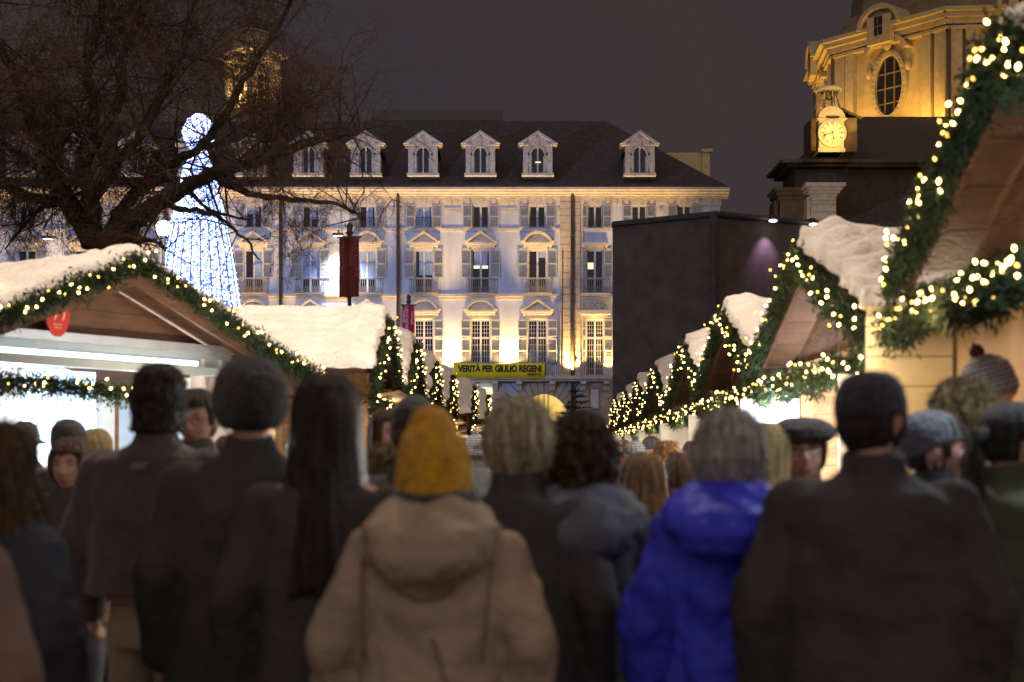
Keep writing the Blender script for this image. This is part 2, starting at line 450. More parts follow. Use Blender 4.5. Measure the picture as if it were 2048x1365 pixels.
def balcony_mesh():
    s = MB(); hw = 1.02; z0, z1 = fz(589), fz(558.5); yo = YF - .55
    s.box(-hw, hw, yo - .02, YF - .002, z0 - .02, z0 + .1)
    s.box(-hw, hw, yo, yo + .05, z1 - .05, z1)
    for k in range(15): x = -hw + .02 + (2 * hw - .04) * k / 14; s.box(x - .016, x + .016, yo + .01, yo + .04, z0 + .1, z1 - .05)
    for x in (-hw, hw - .05): s.box(x, x + .05, yo + .05, YF, z1 - .05, z1); s.box(x, x + .05, yo + .003, yo + .053, z0 + .1, z1 - .052)
    for k in range(14): x = -hw + .02 + (2 * hw - .04) * (k + .5) / 14; s.box(x - .012, x + .012, yo + .012, yo + .038, z0 + .1, z0 + .5)
    return s.mesh('balcony', rail_m)
balm = balcony_mesh()
seg_mid = {1075, 734.5, 507.5 - 454}; 
def place(o, x):
    c = copy_tree(o); c.parent = pal; c.location = (x, 0, 0); return c
cur = MB(); cur.smooth = True
def curtain_mesh(hw, z0, z1, side):
    c = MB(); c.smooth = True; n_ = 24; vs = []
    for i in range(n_ + 1):
        u = i / n_; x = -hw + 2 * hw * u
        y = YF + .36 + .035 * math.sin(u * 31) + .02 * math.sin(u * 57)
        vs += [(x, y, z0), (x, y, z1)]
    c.add(vs, [(2 * i, 2 * i + 2, 2 * i + 3, 2 * i + 1) for i in range(n_)])
    return c.mesh('curtain', curtain)
# glass is opaque-dark; curtains sit just in front of it on the lit windows
def curt(px, x0, x1, z0, z1):
    c = MB(); c.smooth = True; n_ = 30; vs = []
    for i in range(n_ + 1):
        u = i / n_; x = fx(px) + x0 + (x1 - x0) * u; y = YF + .213 + .010 * math.sin(u * 30)
        vs += [(x, y, z0), (x, y, z1)]
    c.add(vs, [(2 * i, 2 * i + 2, 2 * i + 3, 2 * i + 1) for i in range(n_)])
    c.build('curtain', curtain, pal)
for i, c in enumerate(cols):
    x = fx(c)
    for k in ('top', 'mid', 'low'): place(protos[k], x)
    t3 = 0 if c in (1075, 734.5) or i in (6, 9) else 1
    t2 = 0 if i in (1, 2, 5, 8) else 1
    link('pediment', sur[('mid', t3)], pal, (x, 0, 0)); link('pediment', sur[('low', t2)], pal, (x, 0, 0))
    link('balcony', balm, pal, (x, 0, 0))
for c in wing:
    x = fx(c)
    for k in ('top', 'mid', 'low'):
        o = place(protos[k], x); o.scale = (.9, 1, 1)
    link('balcony', balm, pal, (x, 0, 0))
    s = MB(); s.box(-.95, .95, YF - .36, YF - .001, fz(493), fz(487)); s.box(-.8, .8, YF - .08, YF - .002, fz(500), fz(493.2))
    for xx in (-.85, .65): s.box(xx, xx + .2, YF - .3, YF - .003, fz(497), fz(493.1))
    s.box(-1.1, 1.1, YF - .40, YF - .001, fz(630), fz(622)); s.box(-.9, .9, YF - .08, YF - .002, fz(640), fz(630.2)); s.box(-1.0, 1.0, YF - .06, YF - .002, fz(621.8), fz(600.3))
    s.smooth = True
    for xx in (-.55, -.2, .2, .55):
        s.tube([(xx + .18 * math.cos(a * .7), YF - .1, fz(611) + .22 * math.sin(a * .7)) for a in range(8)], .045, 6)
    s.smooth = False; s.box(-.8, .8, YF - .085, YF - .055, fz(613.5), fz(608.5)); s.build('relief_molding', stone, pal, (x, 0, 0))
for k in protos.values():
    for ch in list(k.children): bpy.data.objects.remove(ch)
    bpy.data.objects.remove(k)
curt(734.5, -W3 + .1, -.08, fz(556), fz(502)); curt(734.5, .08, W3 - .1, fz(556), fz(502))
curt(848, -.35, -.08, fz(550), fz(502)); curt(848, .08, W3 - .1, fz(550), fz(502))
curt(961.5, -W3 + .2, -.08, fz(535), fz(502)); curt(961.5, .08, W3 - .2, fz(532), fz(502))
curt(1075, .08, W3 - .1, fz(515), fz(502))
curt(621, -W3 + .1, -.08, fz(556), fz(502)); curt(621, .08, W3 - .1, fz(556), fz(502))
curt(507.5, .08, W3 - .1, fz(556), fz(502))
_rc = random.Random(9)
for c in cols[1:]:
    for (hw_, z0_, z1_) in ((W4, 455, 413), (W3, 555, 502)):
        if _rc.random() < .38 and not (z0_ == 555 and c in (734.5, 848, 961.5, 621, 507.5)):
            dz = fz(z1_) - (fz(z1_) - fz(z0_)) * _rc.choice([.35, .6, 1]); 
            if _rc.random() < .6: curt(c, -hw_ + .1, -.08, dz, fz(z1_))
            curt(c, .08, hw_ - .1 - _rc.random() * .15, dz, fz(z1_))
lw = emis('lit_window', (.95, 1, .55), 1.0)
q = MB(); q.box(fx(961.5) - .5, fx(961.5) - .08, YF + .2, YF + .212, fz(537), fz(531)); q.box(fx(961.5) + .08, fx(961.5) + .5, YF + .2, YF + .212, fz(537), fz(531)); q.build('ceiling_light', lw, pal)
q = MB(); q.box(fx(1190) - .50, fx(1190) - .09, YF + .2, YF + .212, fz(538), fz(525)); q.build('ceiling_light', lw, pal)
q = MB(); q.box(fx(1070), fx(1081), 98.85, 98.86, fz(333), fz(330.5)); q.build('ceiling_light', lw, pal)
# balcony over the archway, banner
s = MB(); s.box(fx(905), fx(1222), YF - 1.0, YF - .06, fz(760), fz(753.5)); s.box(fx(900), fx(1222), YF - .8, YF - .061, fz(764), fz(760.2)); s.build('balcony_slab', stone, pal)
s = MB()
s.box(fx(905), fx(1116), YF - .95, YF - .9, fz(728), fz(726)); s.box(fx(1160), fx(1222), YF - .95, YF - .9, fz(728), fz(726))
x = fx(905)
while x < fx(1222):
    if not fx(1117) < x < fx(1159): s.box(x - .015, x + .015, YF - .94, YF - .91, fz(753.5), fz(728))
    x += .13
s.build('balcony_rail', rail_m, pal)
for c in (945, 990, 1038, 1104, 1166, 1212):
    s = MB(); x = fx(c)
    pr = [(YF - .85, fz(764.3)), (YF - .85, fz(769)), (YF - .45, fz(773)), (YF - .3, fz(782)), (YF - .08, fz(782)), (YF - .08, fz(764.3))]
    n_ = len(pr); s.add([(x - .2, a, b_) for a, b_ in pr] + [(x + .2, a, b_) for a, b_ in pr], [tuple(range(n_)), tuple(range(2 * n_ - 1, n_ - 1, -1))] + [(i, i + n_, (i + 1) % n_ + n_, (i + 1) % n_) for i in range(n_)])
    s.build('corbel', mat('corbel_stone', (.55, .53, .55), .8), pal)
s = MB(); s.box(fx(1181), fx(1197), YF - .14, YF - .08, fz(817), fz(779)); s.build('notice_board', mat('notice_paper', (.62, .62, .70), .8, .1), pal)
s = MB(); s.box(fx(1178), fx(1200), YF - .12, YF - .07, fz(820), fz(776)); s.build('notice_frame', mat('notice_wood', (.3, .22, .14), .8), pal)
# dormers
def dormer():
    e_ = thing('dormer_tmp', 'x', 'x'); del e_['label']; del e_['category']
    z0, z1 = fz(358), fz(300); yd = 98.9; hw = 1.12
    s = MB(); s.box(-hw, hw, yd - .1, yd + 1.6, z0 - .02, z0 + .18)
    # front with arched opening: side piers + head built from strips
    a_o = arc(0, fz(318), .45, .62, PI, 0, 12)
    zh = fz(318); zt = fz(299)
    s.box(-hw + .1, -.45, yd, yd + 1.5, z0 + .18, zh); s.box(.45, hw - .1, yd, yd + 1.5, z0 + .18, zh)
    top = [(-hw + .1 + (2 * hw - .2) * i / 12, zt) for i in range(13)]
    s.ring(top, a_o, yd, yd + 1.5)
    for x0 in (-hw + .1, .68): s.box(x0, x0 + .34, yd - .1, yd - .001, z0 + .18, zt)
    s.ring(arc(0, zh, .56, .74, PI, 0, 12), arc(0, zh, .45, .62, PI, 0, 12), yd - .06, yd - .002)
    for x0 in (-.56, .45): s.box(x0, x0 + .11, yd - .06, yd - .002, z0 + .18, zh)
    # pediment
    W = hw + .16
    s.box(-W, -.62, yd - .22, yd + 1.5, zt + .001, zt + .12); s.box(.62, W, yd - .22, yd + 1.5, zt + .001, zt + .12)
    s.ring([(-W - .08, zt + .12), (0, fz(270)), (W + .08, zt + .12)], [(-W + .25, zt + .12), (0, fz(276)), (W - .25, zt + .12)], yd - .28, yd + 1.5)
    s.prism([(-W + .2, zt + .121), (W - .2, zt + .121), (0, fz(275))], yd - .06, yd + 1.4)
    s.box(-.62, .62, yd - .055, yd + 1.38, zt + .001, zt + .12)
    s.box(-.1, .1, yd - .2, yd - .062, zt - .18, zt + .45)
    d = s.build('dormer', dstone, pal); bpy.data.objects.remove(e_)
    g_ = MB(); g_.box(-.46, .46, yd + .35, yd + .36, z0 + .18, zt); g_.build('glass', glass_d, d)
    f = MB(); f.box(-.05, .05, yd + .27, yd + .34, z0 + .18, zh + .6); f.box(-.45, -.38, yd + .27, yd + .34, z0 + .18, zh); f.box(.38, .45, yd + .27, yd + .34, z0 + .18, zh)
    f.build('window_frame', frame_w, d)
    r_ = MB(); r_.prism([(-hw + .05, zt - .05), (hw - .05, zt - .05), (0, fz(272))], yd + 1.5, yd + 4.5); r_.build('dormer_roof', slate, d)
    return d
D0 = dormer(); first = True
for c in [1075 - 113.5 * k for k in range(0, 12)] + [1277]:
    if first: D0.location.x = fx(c); first = False
    else:
        d = copy_tree(D0); d.parent = pal; d.location.x = fx(c)
# banner on the balcony
YBn = 98.9
bn = thing('protest_banner', 'long yellow banner with black capital letters on the palace balcony above the archway', 'banner', (0, 0, 0))
s = MB(); s.smooth = True
n_ = 40; vs = []
xa, xb = bpx(907, YBn), bpx(1089.5, YBn); za, zb_ = bpz(756.5, YBn), bpz(727, YBn)
for j in range(2):
    for i in range(n_ + 1):
        u = i / n_; vs.append((xa + (xb - xa) * u, YBn + .02 * math.sin(u * 40), (za + .05 * math.sin(u * 13) if j == 0 else zb_ + .03 * math.sin(u * 9 + 1))))
s.add(vs, [(i, i + 1, n_ + 1 + i + 1, n_ + 1 + i) for i in range(n_)])
o = s.build('banner_cloth', mat('yellow_cloth', (.78, .66, .02), .7, .08, 2), bn)
sol = o.modifiers.new('s', 'SOLIDIFY'); sol.thickness = .02
blk = mat('black_print', (.03, .025, .02), .7, .1)
to = text_mesh('lettering', 'VERITÀ PER GIULIO REGENI', .62, blk, bn, (bpx(1000, YBn), YBn - .05, bpz(738.5, YBn)), (R(90), 0, 0), .80, .004, bold=.03)
wd = to.dimensions.x
bpy.context.view_layer.update(); wd = to.dimensions.x
to.scale.x *= (bpx(1083, YBn) - bpx(915.5, YBn)) / max(wd, .1)
text_mesh('lettering', 'AMNESTY', .17, blk, bn, (bpx(1065, YBn), YBn - .05, bpz(749, YBn)), (R(90), 0, 0), 1, .003, bold=.008)
text_mesh('lettering', 'INTERNATIONAL', .09, blk, bn, (bpx(1065, YBn), YBn - .05, bpz(752.3, YBn)), (R(90), 0, 0), 1, .003)
s = MB(); s.tube([(bpx(1079, YBn), YBn - .05, bpz(753, YBn)), (bpx(1079.5, YBn), YBn - .05, bpz(749, YBn)), (bpx(1078, YBn), YBn - .05, bpz(746.5, YBn)), (bpx(1080, YBn), YBn - .05, bpz(745, YBn))], .02, 5)
s.tube([(bpx(1081.5, YBn), YBn - .05, bpz(753, YBn)), (bpx(1081.5, YBn), YBn - .05, bpz(748, YBn))], .018, 5); s.build('candle_emblem', blk, bn)

# facade uplighters standing on the balcony line
UP = (1, .60, .17)
upx = [1142, 1018, 904, 791, 678, 564, 451, 337, 224, 110, 0]
for c in upx:
    x = fx(c)
    light('facade_uplighter', 'SPOT', (x, YF - .75, fz(742)), (x, YF - .15, fz(600)), 4200, UP, .12, 130, 1.0)
for c in (1216, 1300, 1390):
    light('facade_uplighter', 'SPOT', (fx(c), YF - .75, fz(742)), (fx(c), YF - .15, fz(600)), 2200, UP, .12, 130, 1.0)
# narrow-beam spots added in mid-air to brighten the top cornice
for c in range(-60, 1460, 190):
    light('cornice_fill_spot', 'SPOT', (fx(c), YF - 4.5, 7.4), (fx(c), YF - .3, fz(392)), 10500, (1, .60, .18), .2, 44, 1.0)

# ================================================================ church with drum and clock
def xform(mb, M):
    mb.v = [tuple(M @ Vector(p)) for p in mb.v]; return mb
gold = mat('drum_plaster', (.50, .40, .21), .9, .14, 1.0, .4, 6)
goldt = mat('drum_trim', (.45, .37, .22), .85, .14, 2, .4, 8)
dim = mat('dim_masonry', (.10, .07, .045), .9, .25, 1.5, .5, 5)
ch = thing('church', 'baroque church with floodlit yellow drum and oval windows behind a dark lower roof', 'church')
YC = 133.0; Cx = bpx(1957, YC); RD = 15.0
zb0, zt0 = 27.5, 39.0
def faceM(k):
    a = R(45 * k - 5)                       # 0 = facing the square
    ap = RD * math.cos(R(22.5))
    return Matrix.Translation((Cx, YC, 0)) @ Matrix.Rotation(a, 4, 'Z') @ Matrix.Translation((0, -ap, 0))
hwf = RD * math.sin(R(22.5))
def oval(cx, cz, rx, rz, n=28): return arc(cx, cz, rx, rz, 0, 2 * PI, n)[:-1]
def drum_face(k):
    M = faceM(k)
    b = MB()
    b.box(-hwf, hwf, 0, .5, zb0, zt0 - 1.0)
    xform(b, M).build('wall', gold, ch)
    b = MB()
    for x0, x1, p in ((-hwf + .05, -hwf + 1.1, .35), (-hwf + 1.35, -hwf + 2.2, .55), (hwf - 2.2, hwf - 1.35, .55), (hwf - 1.1, hwf - .05, .35)):
        b.box(x0, x1, -p, -.002, zb0, zt0 - 1.2)
    for z0, z1, p in ((zt0 - 1.6, zt0 - 1.35, .7), (zt0 - 1.2, zt0 - .75, .8), (zt0 - .74, zt0 - .35, 1.15), (zt0 - .34, zt0, 1.6)):
        b.box(-hwf - p * .4, hwf + p * .4, -p, .4, z0, z1)
    xform(b, M).build('cornice', goldt, ch)
    zc = 33.9; b = MB()
    b.ring(oval(0, zc, 1.85, 3.05), oval(0, zc, 1.4, 2.6), -.35, -.002, True)
    b.smooth = True
    for i in range(34):
        t = 2 * PI * i / 34; b.sphere((1.62 * math.cos(t), -.36, zc + 2.82 * math.sin(t)), .1, 6, 4)
    b.smooth = False
    for s in (-1, 1):
        b.ring(arc(s * .35, zc + 2.0, 2.1, 2.3, PI / 2 - s * .25, PI / 2 - s * 1.15, 8), arc(s * .35, zc + 2.0, 1.75, 1.95, PI / 2 - s * .25, PI / 2 - s * 1.15, 8), -.9, -.003)
    b.sphere((0, -.5, zc + 3.7), (.5, .35, .7), 10, 6)
    for s in (-1, 1): b.sphere((s * 2.0, -.3, zc + 1.4), (.3, .3, .5), 8, 6)
    w_ = xform(b, M).build('oval_window', goldt, ch)
    b = MB(); b.prism(oval(0, zc, 1.4, 2.6), -.02, -.004); xform(b, M).build('glass', glass_d, w_)
    b = MB()
    for x in (-.47, .47): b.box(x - .05, x + .05, -.12, -.03, zc - 2.4, zc + 2.4)
    for z in (-1.5, -.2, 1.1): b.box(-1.32, 1.32, -.125, -.035, zc + z - .05, zc + z + .05)
    xform(b, M).build('glazing_bar', mat('old_frame', (.22, .16, .09), .8), w_)
    # round-headed roof light above the cornice
    b = MB(); b.smooth = False
    b.ring(arc(0, zt0 - .2, 2.2, 1.9, PI, 0, 14), arc(0, zt0 - .2, 1.85, 1.5, PI, 0, 14), -1.9, 1)
    b.prism(arc(0, zt0 - .2, 1.84, 1.49, 0, PI, 14), -1.2, -.9)
    b.box(-1.2, 1.2, -1.75, -1.201, zt0 - 1.7, zt0 + .7)
    d = xform(b, M).build('dormer', goldt, ch)
    b = MB(); b.box(-.4, .4, -1.8, -1.76, zt0 - 1.0, zt0 + .6); xform(b, M).build('glass', glass_d, d)
    b = MB(); b.box(-.04, .04, -1.85, -1.81, zt0 - 1.0, zt0 + .6); b.box(-.4, .4, -1.851, -1.811, zt0 - .3, zt0 - .22); xform(b, M).build('glazing_bar', MATS['old_frame'], d)
    # downpipe at the edge
    b = MB(); b.tube([(-hwf + .0, -.6, zb0), (-hwf, -.6, zt0 - .4)], .12, 8); xform(b, M).build('drainpipe', pipe_m, ch)
for k in (-2, -1, 0, 1): drum_face(k)
b = MB(); b.loft([[(Cx + r * math.cos(R(17.5 + 45 * i)), YC + r * math.sin(R(17.5 + 45 * i)), z) for i in range(8)] for z, r in ((zt0, RD + .2), (zt0 + 2.2, RD - 1), (zt0 + 2.3, RD - 2.5), (zt0 + 7, RD - 3.2), (zt0 + 10, RD - 5))])
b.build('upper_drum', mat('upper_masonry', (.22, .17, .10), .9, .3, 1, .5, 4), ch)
for k in (-2, -1, 0):
    M = faceM(k)
    for x in (-hwf + .3, -hwf + 2.6, hwf - 2.6, hwf - .3):
        p = M @ Vector((x, -1.9, 28.9)); q = M @ Vector((x, -.3, 35))
        light('drum_uplighter', 'SPOT', p, q, 1000, (1, .54, .10), .15, 120, 1.0)
    p = M @ Vector((0, -6, 27.5)); q = M @ Vector((0, 0, 36))
    light('drum_uplighter', 'SPOT', p, q, 2500, (1, .54, .10), .3, 110, 1.0)
# lower body
def B(px0, px1, Y0, Y1, py0, py1, Yr=None):
    Yr = Yr or Y0; return (bpx(px0, Yr), bpx(px1, Yr), Y0, Y1, bpz(py0, Yr), bpz(py1, Yr))
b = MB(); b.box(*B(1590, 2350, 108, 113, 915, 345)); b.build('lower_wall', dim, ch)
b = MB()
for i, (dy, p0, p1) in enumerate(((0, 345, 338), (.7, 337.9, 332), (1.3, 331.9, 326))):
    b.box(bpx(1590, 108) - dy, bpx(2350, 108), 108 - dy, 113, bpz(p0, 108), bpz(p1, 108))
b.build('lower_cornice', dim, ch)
b = MB(); x0, x1, z0, z1 = bpx(1590, 108), bpx(2350, 108), bpz(326, 108), 30.0
b.add([(x0, 107, z0 + .01), (x1, 107, z0 + .01), (x1, 119, z1), (x0 + 6, 119, z1), (x0, 113, z0 + .01)], [(0, 1, 2, 3), (0, 3, 4)])
b.build('lower_roof', slate, ch)
# pilaster block with moulded cap, rising in front
b = MB()
b.box(*B(1622, 1672, 104, 107.9, 915, 393)); b.box(*B(1614, 1668, 104.3, 107.8, 915, 394))
for i, (a_, p0, p1) in enumerate(((2, 393, 388), (6, 387.9, 382), (10, 381.9, 376), (15, 375.9, 369))):
    b.box(bpx(1622 - a_, 104), bpx(1672 + a_, 104), 104 - a_ * .05, 107.9, bpz(p0, 104), bpz(p1, 104))
for y_ in (403, 410, 425, 440): b.box(*B(1621, 1673, 103.92, 103.99, y_ + 1.2, y_, 104))
b.build('pilaster', mat('pale_pilaster', (.42, .38, .34), .85, .15, 3, .4, 8), ch)
b = MB(); b.prism(arc(bpx(1650, 104), bpz(369, 104) + .01, 1.6, .9, 0, PI, 14), 104.1, 107); b.build('pilaster_cap', slate, ch)
b = MB(); b.box(*B(1560, 1612, 105.5, 107.9, 915, 400))
for a_, p0, p1 in ((4, 400, 392), (9, 391.9, 384), (14, 383.9, 378)): b.box(bpx(1560 - a_, 105.5), bpx(1612, 105.5), 105.5 - a_ * .04, 107.95, bpz(p0, 105.5), bpz(p1, 105.5))
b.box(*B(1548, 1556, 106, 107.9, 915, 402)); b.build('side_bay', dim, ch)
b = MB(); Y = 103.0
b.add([(bpx(1675, Y), Y, bpz(450, Y)), (bpx(1960, Y), Y, bpz(450, Y)), (bpx(1960, Y + 4), Y + 4.8, bpz(345, Y + 4)), (bpx(1890, Y + 4), Y + 4.8, bpz(345, Y + 4))], [(0, 1, 2, 3)])
b.build('porch_roof', slate, ch)
b = MB(); b.box(*B(1673, 1960, 102.8, 106, 915, 451)); b.box(*B(1673, 1960, 102.3, 103, 453, 447)); b.build('porch_wall', mat('porch_stone', (.10, .08, .065), .85), ch)
light('church_floodlight', 'SPOT', (bpx(1600, 90), 90, 6), (bpx(1650, 104), 104, 21), 3800, (1, .8, .62), .3, 30, .8)
light('church_floodlight', 'SPOT', (bpx(1560, 98), 98, 12), (bpx(1580, 106), 106, 21), 500, (1, .62, .25), .3, 60, .8)
# clock turret
YK = 105.8; ks = YK / F
def kx(px): return (px - CX) * ks
def kz(py): return ZC + (HY - py) * ks
ck = thing('clock_turret', 'small floodlit clock turret with roman numeral dial and open bell cage on the church', 'clock turret')
cx_, cz_ = kx(1663), kz(268)
ochre = mat('clock_stone', (.60, .52, .36), .85, .1, 3, .3, 10)
b = MB(); b.box(kx(1638), kx(1688), YK, YK + 3, kz(305), kz(235))
b.box(kx(1636), kx(1690), YK - .1, YK + 3.2, kz(305), kz(297)); 
b.prism(arc(cx_, kz(240), 1.02, kz(213) - kz(240), 0, PI, 16), YK - .12, YK + 3)
b.prism([(cx_ - 1.15, kz(238)), (cx_ + 1.15, kz(238)), (cx_ + .8, kz(247)), (cx_ - .8, kz(247))], YK - .2, YK - .01)
b.build('turret_wall', ochre, ck)
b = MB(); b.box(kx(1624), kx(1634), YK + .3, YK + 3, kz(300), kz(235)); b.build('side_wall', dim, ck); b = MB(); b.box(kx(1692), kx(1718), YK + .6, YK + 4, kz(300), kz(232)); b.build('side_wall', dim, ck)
b = MB(); b.ring(arc(cx_, cz_ + .1, 1.3, 1.5, .9, PI - .9, 10), arc(cx_, cz_ + .1, 1.2, 1.4, .9, PI - .9, 10), YK - .1, YK + 3.1)
b.add([(kx(1685), YK + .2, kz(214)), (kx(1728), YK + .2, kz(234)), (kx(1728), YK + 4.4, kz(234)), (kx(1685), YK + 4.4, kz(214))], [(0, 1, 2, 3)]); b.build('turret_roof', slate, ck)
b = MB(); b.box(cx_ - .45, cx_ + .55, YK - .22, YK - .205, kz(237.5), kz(234.5)); b.build('slot', blk, ck)
def disc(mb, r, y0, y1, n=40): mb.prism(arc(cx_, cz_, r, r, 0, 2 * PI, n)[:-1], y0, y1)
b = MB(); disc(b, 1.05, YK - .3, YK - .02); b.build('dial_rim', ochre, ck)
b = MB(); disc(b, .93, YK - .33, YK - .301); dial = b.build('dial', mat('dial_enamel', (.80, .74, .55), .5, .05), ck)
b = MB(); b.ring(arc(cx_, cz_, .90, .90, 0, 2 * PI, 40)[:-1], arc(cx_, cz_, .87, .87, 0, 2 * PI, 40)[:-1], YK - .34, YK - .331, True)
b.ring(arc(cx_, cz_, .52, .52, 0, 2 * PI, 40)[:-1], arc(cx_, cz_, .50, .50, 0, 2 * PI, 40)[:-1], YK - .34, YK - .331, True); b.build('dial_ring', mat('dial_ink', (.16, .09, .03), .7), dial)
for i, s in enumerate(['XII', 'I', 'II', 'III', 'IV', 'V', 'VI', 'VII', 'VIII', 'IX', 'X', 'XI']):
    a = PI / 2 - i * PI / 6
    text_mesh('numeral', s, .34, MATS['dial_ink'], dial, (cx_ + .69 * math.cos(a), YK - .335, cz_ + .69 * math.sin(a)), (R(90), a - PI / 2, 0), .62, .004, bold=.01).rotation_euler = (R(90), -(a - PI / 2), 0)
b = MB()
def hand(ang, l, wd, y):
    c, s = math.cos(ang), math.sin(ang); pts = [(-.25 * l, -wd * .6), (-.25 * l, wd * .6), (.6 * l, wd * .35), (.72 * l, wd * 1.6), (l, 0), (.72 * l, -wd * 1.6), (.6 * l, -wd * .35)]
    b.prism([(cx_ + p * c - q * s, cz_ + p * s + q * c) for p, q in pts], y, y + .02)
hand(R(198), .80, .05, YK - .40); hand(R(-78), .55, .06, YK - .37); b.build('hand', MATS['dial_ink'], ck)
# bell cage
b = MB(); b.smooth = True
for s in (-1, 1):
    b.tube([(cx_ + s * 1.0, YK + 1.4, kz(212)), (cx_ + s * .55, YK + 1.4, kz(172))], .05, 6)
    b.tube([(cx_ + s * .35, YK + 1.0, kz(212)), (cx_ + s * .3, YK + 1.0, kz(172))], .07, 6)
b.build('cage_post', ochre, ck)
b = MB(); b.smooth = True; b.lathe([(-.05, .95), (.12, .98), (.35, .2), (.9, .05), (1.1, .02)], (cx_ + .05, YK + 1.2, kz(172)), 20); b.build('cage_roof', ochre, ck)
b = MB()
for i in range(22):
    t = 2 * PI * i / 22; b.prism([(cx_ + .05 + .93 * math.cos(t) - .07, kz(172) - .05), (cx_ + .05 + .93 * math.cos(t) + .07, kz(172) - .05), (cx_ + .05 + .93 * math.cos(t), kz(172) - .3)], YK + 1.2 + .93 * math.sin(t), YK + 1.22 + .93 * math.sin(t))
b.tube([(cx_ + .05 + .93 * math.cos(2 * PI * i / 22), YK + 1.21 + .93 * math.sin(2 * PI * i / 22), kz(172) - .06) for i in range(23)], .03, 5)
b.build('fringe', ochre, ck)
b = MB(); b.smooth = True; b.lathe([(0, .34), (.08, .32), (.3, .22), (.5, .18), (.62, .06)], (cx_, YK + 1.2, kz(190)), 16); b.build('bell', mat('bronze', (.35, .24, .10), .4, .1, metal=.8), ck)
light('clock_floodlight', 'SPOT', (cx_ - .5, YK - 4.5, 23.5), (cx_, YK, cz_ + .3), 2300, (1, .60, .13), .2, 60, 1.0)
light('clock_floodlight', 'SPOT', (cx_ + 2.5, YK - .5, 25.5), (cx_, YK + 1, kz(185)), 500, (1, .66, .18), .1, 90, 1.0)

# ---------------------------------------------------------------- bell tower rising behind the palace roof
YT = 135.0; ts = YT / F
tw = thing('bell_tower', 'slim floodlit bell tower with arched belfry windows rising behind the palace roof and bare branches', 'bell tower', ((506 - CX) * ts, YT, 0), R(43))
def tz(py): return ZC + (HY - py) * ts
h = 1.9
b = MB(); b.box(-h, h, -h, h, 20, tz(225)); b.box(-h + .1, h - .1, -h + .1, h - .1, tz(225), tz(128)); b.build('shaft', gold, tw)
b = MB()
for z0, z1, p in ((tz(226), tz(222), .3), (tz(158), tz(155), .2), (tz(120), tz(116), .35), (tz(115.8), tz(112), .6)): b.box(-h - p, h + p, -h - p, h + p, z0, z1)
for sx in (-1, 1):
    for sy in (-1, 1): b.box(sx * h - .3 * (sx > 0) - .0, sx * h + .3 * (sx < 0), sy * h - .3 * (sy > 0), sy * h + .3 * (sy < 0), tz(222), tz(120))
b.build('cornice', goldt, tw)
b = MB(); h2 = 1.35
b.box(-h2, h2, -h2, h2, tz(112), tz(72)); b.box(-h2 - .3, h2 + .3, -h2 - .3, h2 + .3, tz(72), tz(68)); b.build('upper_stage', gold, tw)
b = MB(); b.smooth = True; b.lathe([(0, 1.5), (.8, 1.25), (1.4, .7), (1.8, .4), (2.4, .35), (3.0, .05)], (0, 0, tz(68)), 16); b.build('cupola', slate, tw)
for rz in (0, R(-90)):
    b = MB()
    b.ring(arc(0, tz(142), 1.35, .95, PI, 0, 12), arc(0, tz(142), 1.1, .72, PI, 0, 12), -h - .55, -h + .11)
    b.box(-1.3, -.95, -h - .2, -h + .1, tz(222), tz(142)); b.box(.95, 1.3, -h - .2, -h + .1, tz(222), tz(142))
    wi = b.build('belfry_window', goldt, tw, (0, 0, 0), (0, 0, rz))
    b = MB(); b.box(-.6, .6, -h + .04, -h + .09, tz(215), tz(160)); b.build('glass', glass_d, wi)
    b = MB(); b.box(-.04, .04, -h - .02, -h + .03, tz(215), tz(160))
    for q in (175, 190, 205): b.box(-.6, .6, -h - .021, -h + .031, tz(q), tz(q) + .06)
    b.build('glazing_bar', goldt, wi)
light('tower_uplighter', 'SPOT', ((470 - CX) * ts, YT - 3.5, tz(238)), ((490 - CX) * ts, YT - 1.5, tz(150)), 5200, (1, .66, .28), .2, 90, 1)
light('tower_uplighter', 'SPOT', ((560 - CX) * ts, YT - 2.5, tz(236)), ((540 - CX) * ts, YT - 1.2, tz(150)), 1600, (1, .62, .22), .2, 90, 1)

# ---------------------------------------------------------------- black draped stage tower
A_ = Vector((3.54, 50.1, 0)); B_ = Vector((6.85, 48, 0)); C_ = Vector((12.6, 50.9, 0)); Zs = 9.7
st = thing('stage_tower', 'tall black draped stage tower with three lamps along its top edge', 'stage')
drape = mat('black_drape', (.090, .070, .067), .95, .2, 2, .6, 3, spec=.1)
b = MB(); P = [A_, B_, C_, Vector((9.3, 56, 0))]
n_ = len(P); b.add([tuple(p) for p in P] + [(p.x, p.y, Zs) for p in P], [(0, 1, 5, 4), (1, 2, 6, 5), (2, 3, 7, 6), (3, 0, 4, 7), (4, 5, 6, 7)]); b.build('drape', drape, st)
b = MB(); b.tube([(B_.x - .05, B_.y - .1, 0), (B_.x - .05, B_.y - .1, Zs)], .14, 8); b.tube([(A_.x, A_.y - .05, Zs), (B_.x, B_.y - .1, Zs), (C_.x, C_.y - .1, Zs)], .1, 8); b.build('truss', mat('truss_metal', (.05, .042, .04), .6), st)
dirv = (C_ - B_).normalized(); nrm = Vector((dirv.y, -dirv.x, 0))
lampm = emis('lamp_face', (1, .96, .85), 12)
